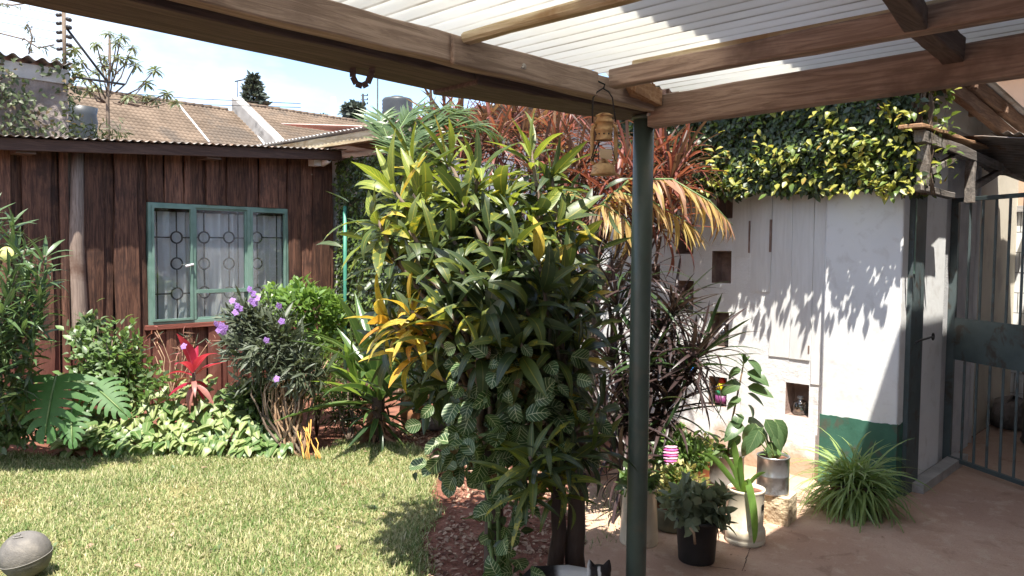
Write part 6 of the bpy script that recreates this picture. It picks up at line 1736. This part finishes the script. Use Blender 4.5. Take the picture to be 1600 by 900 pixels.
def blades(name, polyfn, bb_, n, L0, L1, label, extra=None):
    x = RNG.uniform(bb_[0], bb_[1], n); y = RNG.uniform(bb_[2], bb_[3], n)
    keep = polyfn(x, y) & (np.sin(x * 2.9 + 1.7 * np.sin(y * 2.3)) * np.sin(y * 3.3 + np.sin(x * 4.1)) + .35 * np.sin(x * 11 + y * 7) < RNG.uniform(.35, 1.6, n)); x = x[keep]; y = y[keep]; n = len(x)
    th = RNG.uniform(0, 6.283, n); L = RNG.uniform(L0, L1, n) * (1 + .35 * np.sin(x * 4.1) * np.sin(y * 3.7)); w_ = RNG.uniform(.0016, .0034, n)
    lean = RNG.uniform(.35, 1.45, n)
    z0 = -.028 + .010 * np.sin(x * 3.1 + _ph[0]) * np.sin(y * 2.7 + _ph[1]) + .006 * np.sin(x * 9 + _ph[2]) * np.sin(y * 8 + _ph[3]) + .006
    dx, dy = np.cos(th), np.sin(th); sx_, sy_ = -dy, dx
    V = np.zeros((n, 6, 3))
    for k, (t, ww, bend) in enumerate(((0, 1, 0), (.55, .85, .5), (1, .12, 1.0))):
        hz = L * t * np.cos(lean * (.4 + .6 * bend)); hx = L * t * np.sin(lean * (.4 + .6 * bend))
        for s_, sg in ((0, -1), (1, 1)):
            V[:, k * 2 + s_, 0] = x + dx * hx + sx_ * w_ * ww * sg; V[:, k * 2 + s_, 1] = y + dy * hx + sy_ * w_ * ww * sg; V[:, k * 2 + s_, 2] = z0 + hz
    base = (np.arange(n) * 6)[:, None, None]; F = base + np.array([[[0, 1, 3, 2], [2, 3, 5, 4]]])
    o = rawmesh(name, V.reshape(-1, 3), F.reshape(-1, 4), M_grass, None, None, np.repeat(RNG.random(n), 6), 'stuff')
    tag(o, label, 'grass'); return o
def camvis(a, b):
    v = np.stack([a, b, np.full(len(a), -EYE.z)], 1); d = v @ np.array(_f); d = np.where(d < 1.5, 1e-3, d)
    px = 800 + FPX * (v @ np.array(_r2)) / d; py = 450 - FPX * (v @ np.array(_u2)) / d
    return (d > 1.5) & (px > -350) & (px < 1900) & (py < 1250)
def inpoly_np(x, y, poly):
    c = np.zeros(len(x), bool); j = len(poly) - 1
    for i in range(len(poly)):
        (xi, yi), (xj, yj) = poly[i], poly[j]
        if yi != yj: c ^= ((yi > y) != (yj > y)) & (x < (xj - xi) * (y - yi) / (yj - yi) + xi)
        j = i
    return c
hard = random.Random(3)
def inlawn(a, b):
    j = .05
    return camvis(a, b) & inpoly_np(a + RNG.uniform(-j, j, len(a)), b + RNG.uniform(-j, j, len(a)), LAWN)
blades('lawn_grass', inlawn, (LX0, LX1, LY0, LY1), 430000, .024, .052, 'sunlit lawn of short green and straw coloured grass')
pq = [onZ(x, y, -.02) for x, y in ((905, 870), (915, 795), (945, 765), (985, 800), (975, 860), (930, 872))]
PAT = [(p.x, p.y) for p in pq]
blades('grass_tuft', lambda a, b: inpoly_np(a + RNG.uniform(-.05, .05, len(a)), b + RNG.uniform(-.05, .05, len(a)), PAT), (min(p[0] for p in PAT), max(p[0] for p in PAT), min(p[1] for p in PAT), max(p[1] for p in PAT)), 5000, .03, .07, 'shaded grass patch behind the cat')
items = []
for k in range(110):
    a, b = random.uniform(LX0, LX1), random.uniform(LY0, LY1)
    if not inpoly(a, b, LAWN): continue
    rosette(items, (a, b, soil_h(a, b) + .02), (0, 0, 1), random.randint(5, 10), random.uniform(.025, .05), LS_oval, [ML_rose], 35, 95, .005)
lw_ = merged('lawn_weeds', items, None); tag(lw_, 'small broad-leaved weeds dotted through the lawn', 'weeds')
ML_lit = leafmat('leaf_litter', (.15, .075, .048), (.46, .32, .22), None, .05, None, None, .8, .1)
items = []
lit_px = [(640, 1000), (668, 860), (700, 810), (690, 740), (640, 690), (560, 690), (620, 660), (720, 660), (900, 680), (1000, 760), (1000, 860), (930, 900), (900, 1000)]
LIT = [tuple(onZ(x, y, -.02)[:2]) for x, y in lit_px]
lx0, lx1, ly0, ly1 = min(p[0] for p in LIT), max(p[0] for p in LIT), min(p[1] for p in LIT), max(p[1] for p in LIT)
while len(items) < 5200:
    a, b = random.uniform(lx0, lx1), random.uniform(ly0, ly1)
    if not inpoly(a, b, LIT) or math.sin(a * 6 + 1) * math.sin(b * 5.3) < random.uniform(-1.3, .6): continue
    p = Vector((a, b, soil_h(a, b) + random.uniform(.006, .022)))
    d = rvec(); d.z *= .3
    items.append((random.choice(LS_oval), ML_lit, orient(p, d, Vector((0, 0, 1)) + rvec() * .5, random.uniform(.012, .045))))
for k in range(170):
    a, b = random.uniform(LX0, LX1), random.uniform(LY0, LY1)
    if not inpoly(a, b, LAWN): continue
    d = rvec(); d.z *= .3
    items.append((random.choice(LS_lance + LS_oval), ML_lit, orient(Vector((a, b, soil_h(a, b) + .035)), d, Vector((0, 0, 1)) + rvec() * .6, random.uniform(.02, .06))))
lo_ = merged('leaf_litter', items, None); tag(lo_, 'dry leaf litter and bark chips on the red soil under the croton', 'leaf litter')
items = []
for k in range(420):
    p = G(random.uniform(1000, 1600), random.uniform(740, 900)) if k % 3 == 0 else G(random.gauss(1120, 90), random.gauss(810, 40)) + Vector((0, 0, .016)); d = rvec(); d.z = 0
    items.append((random.choice(LS_oval), ML_lit, orient(p, d, Vector((0, 0, 1)) + rvec() * .3, random.uniform(.006, .020))))
lo_ = merged('fallen_bits', items, None); tag(lo_, 'small dry leaf bits scattered on the cement', 'leaf litter')
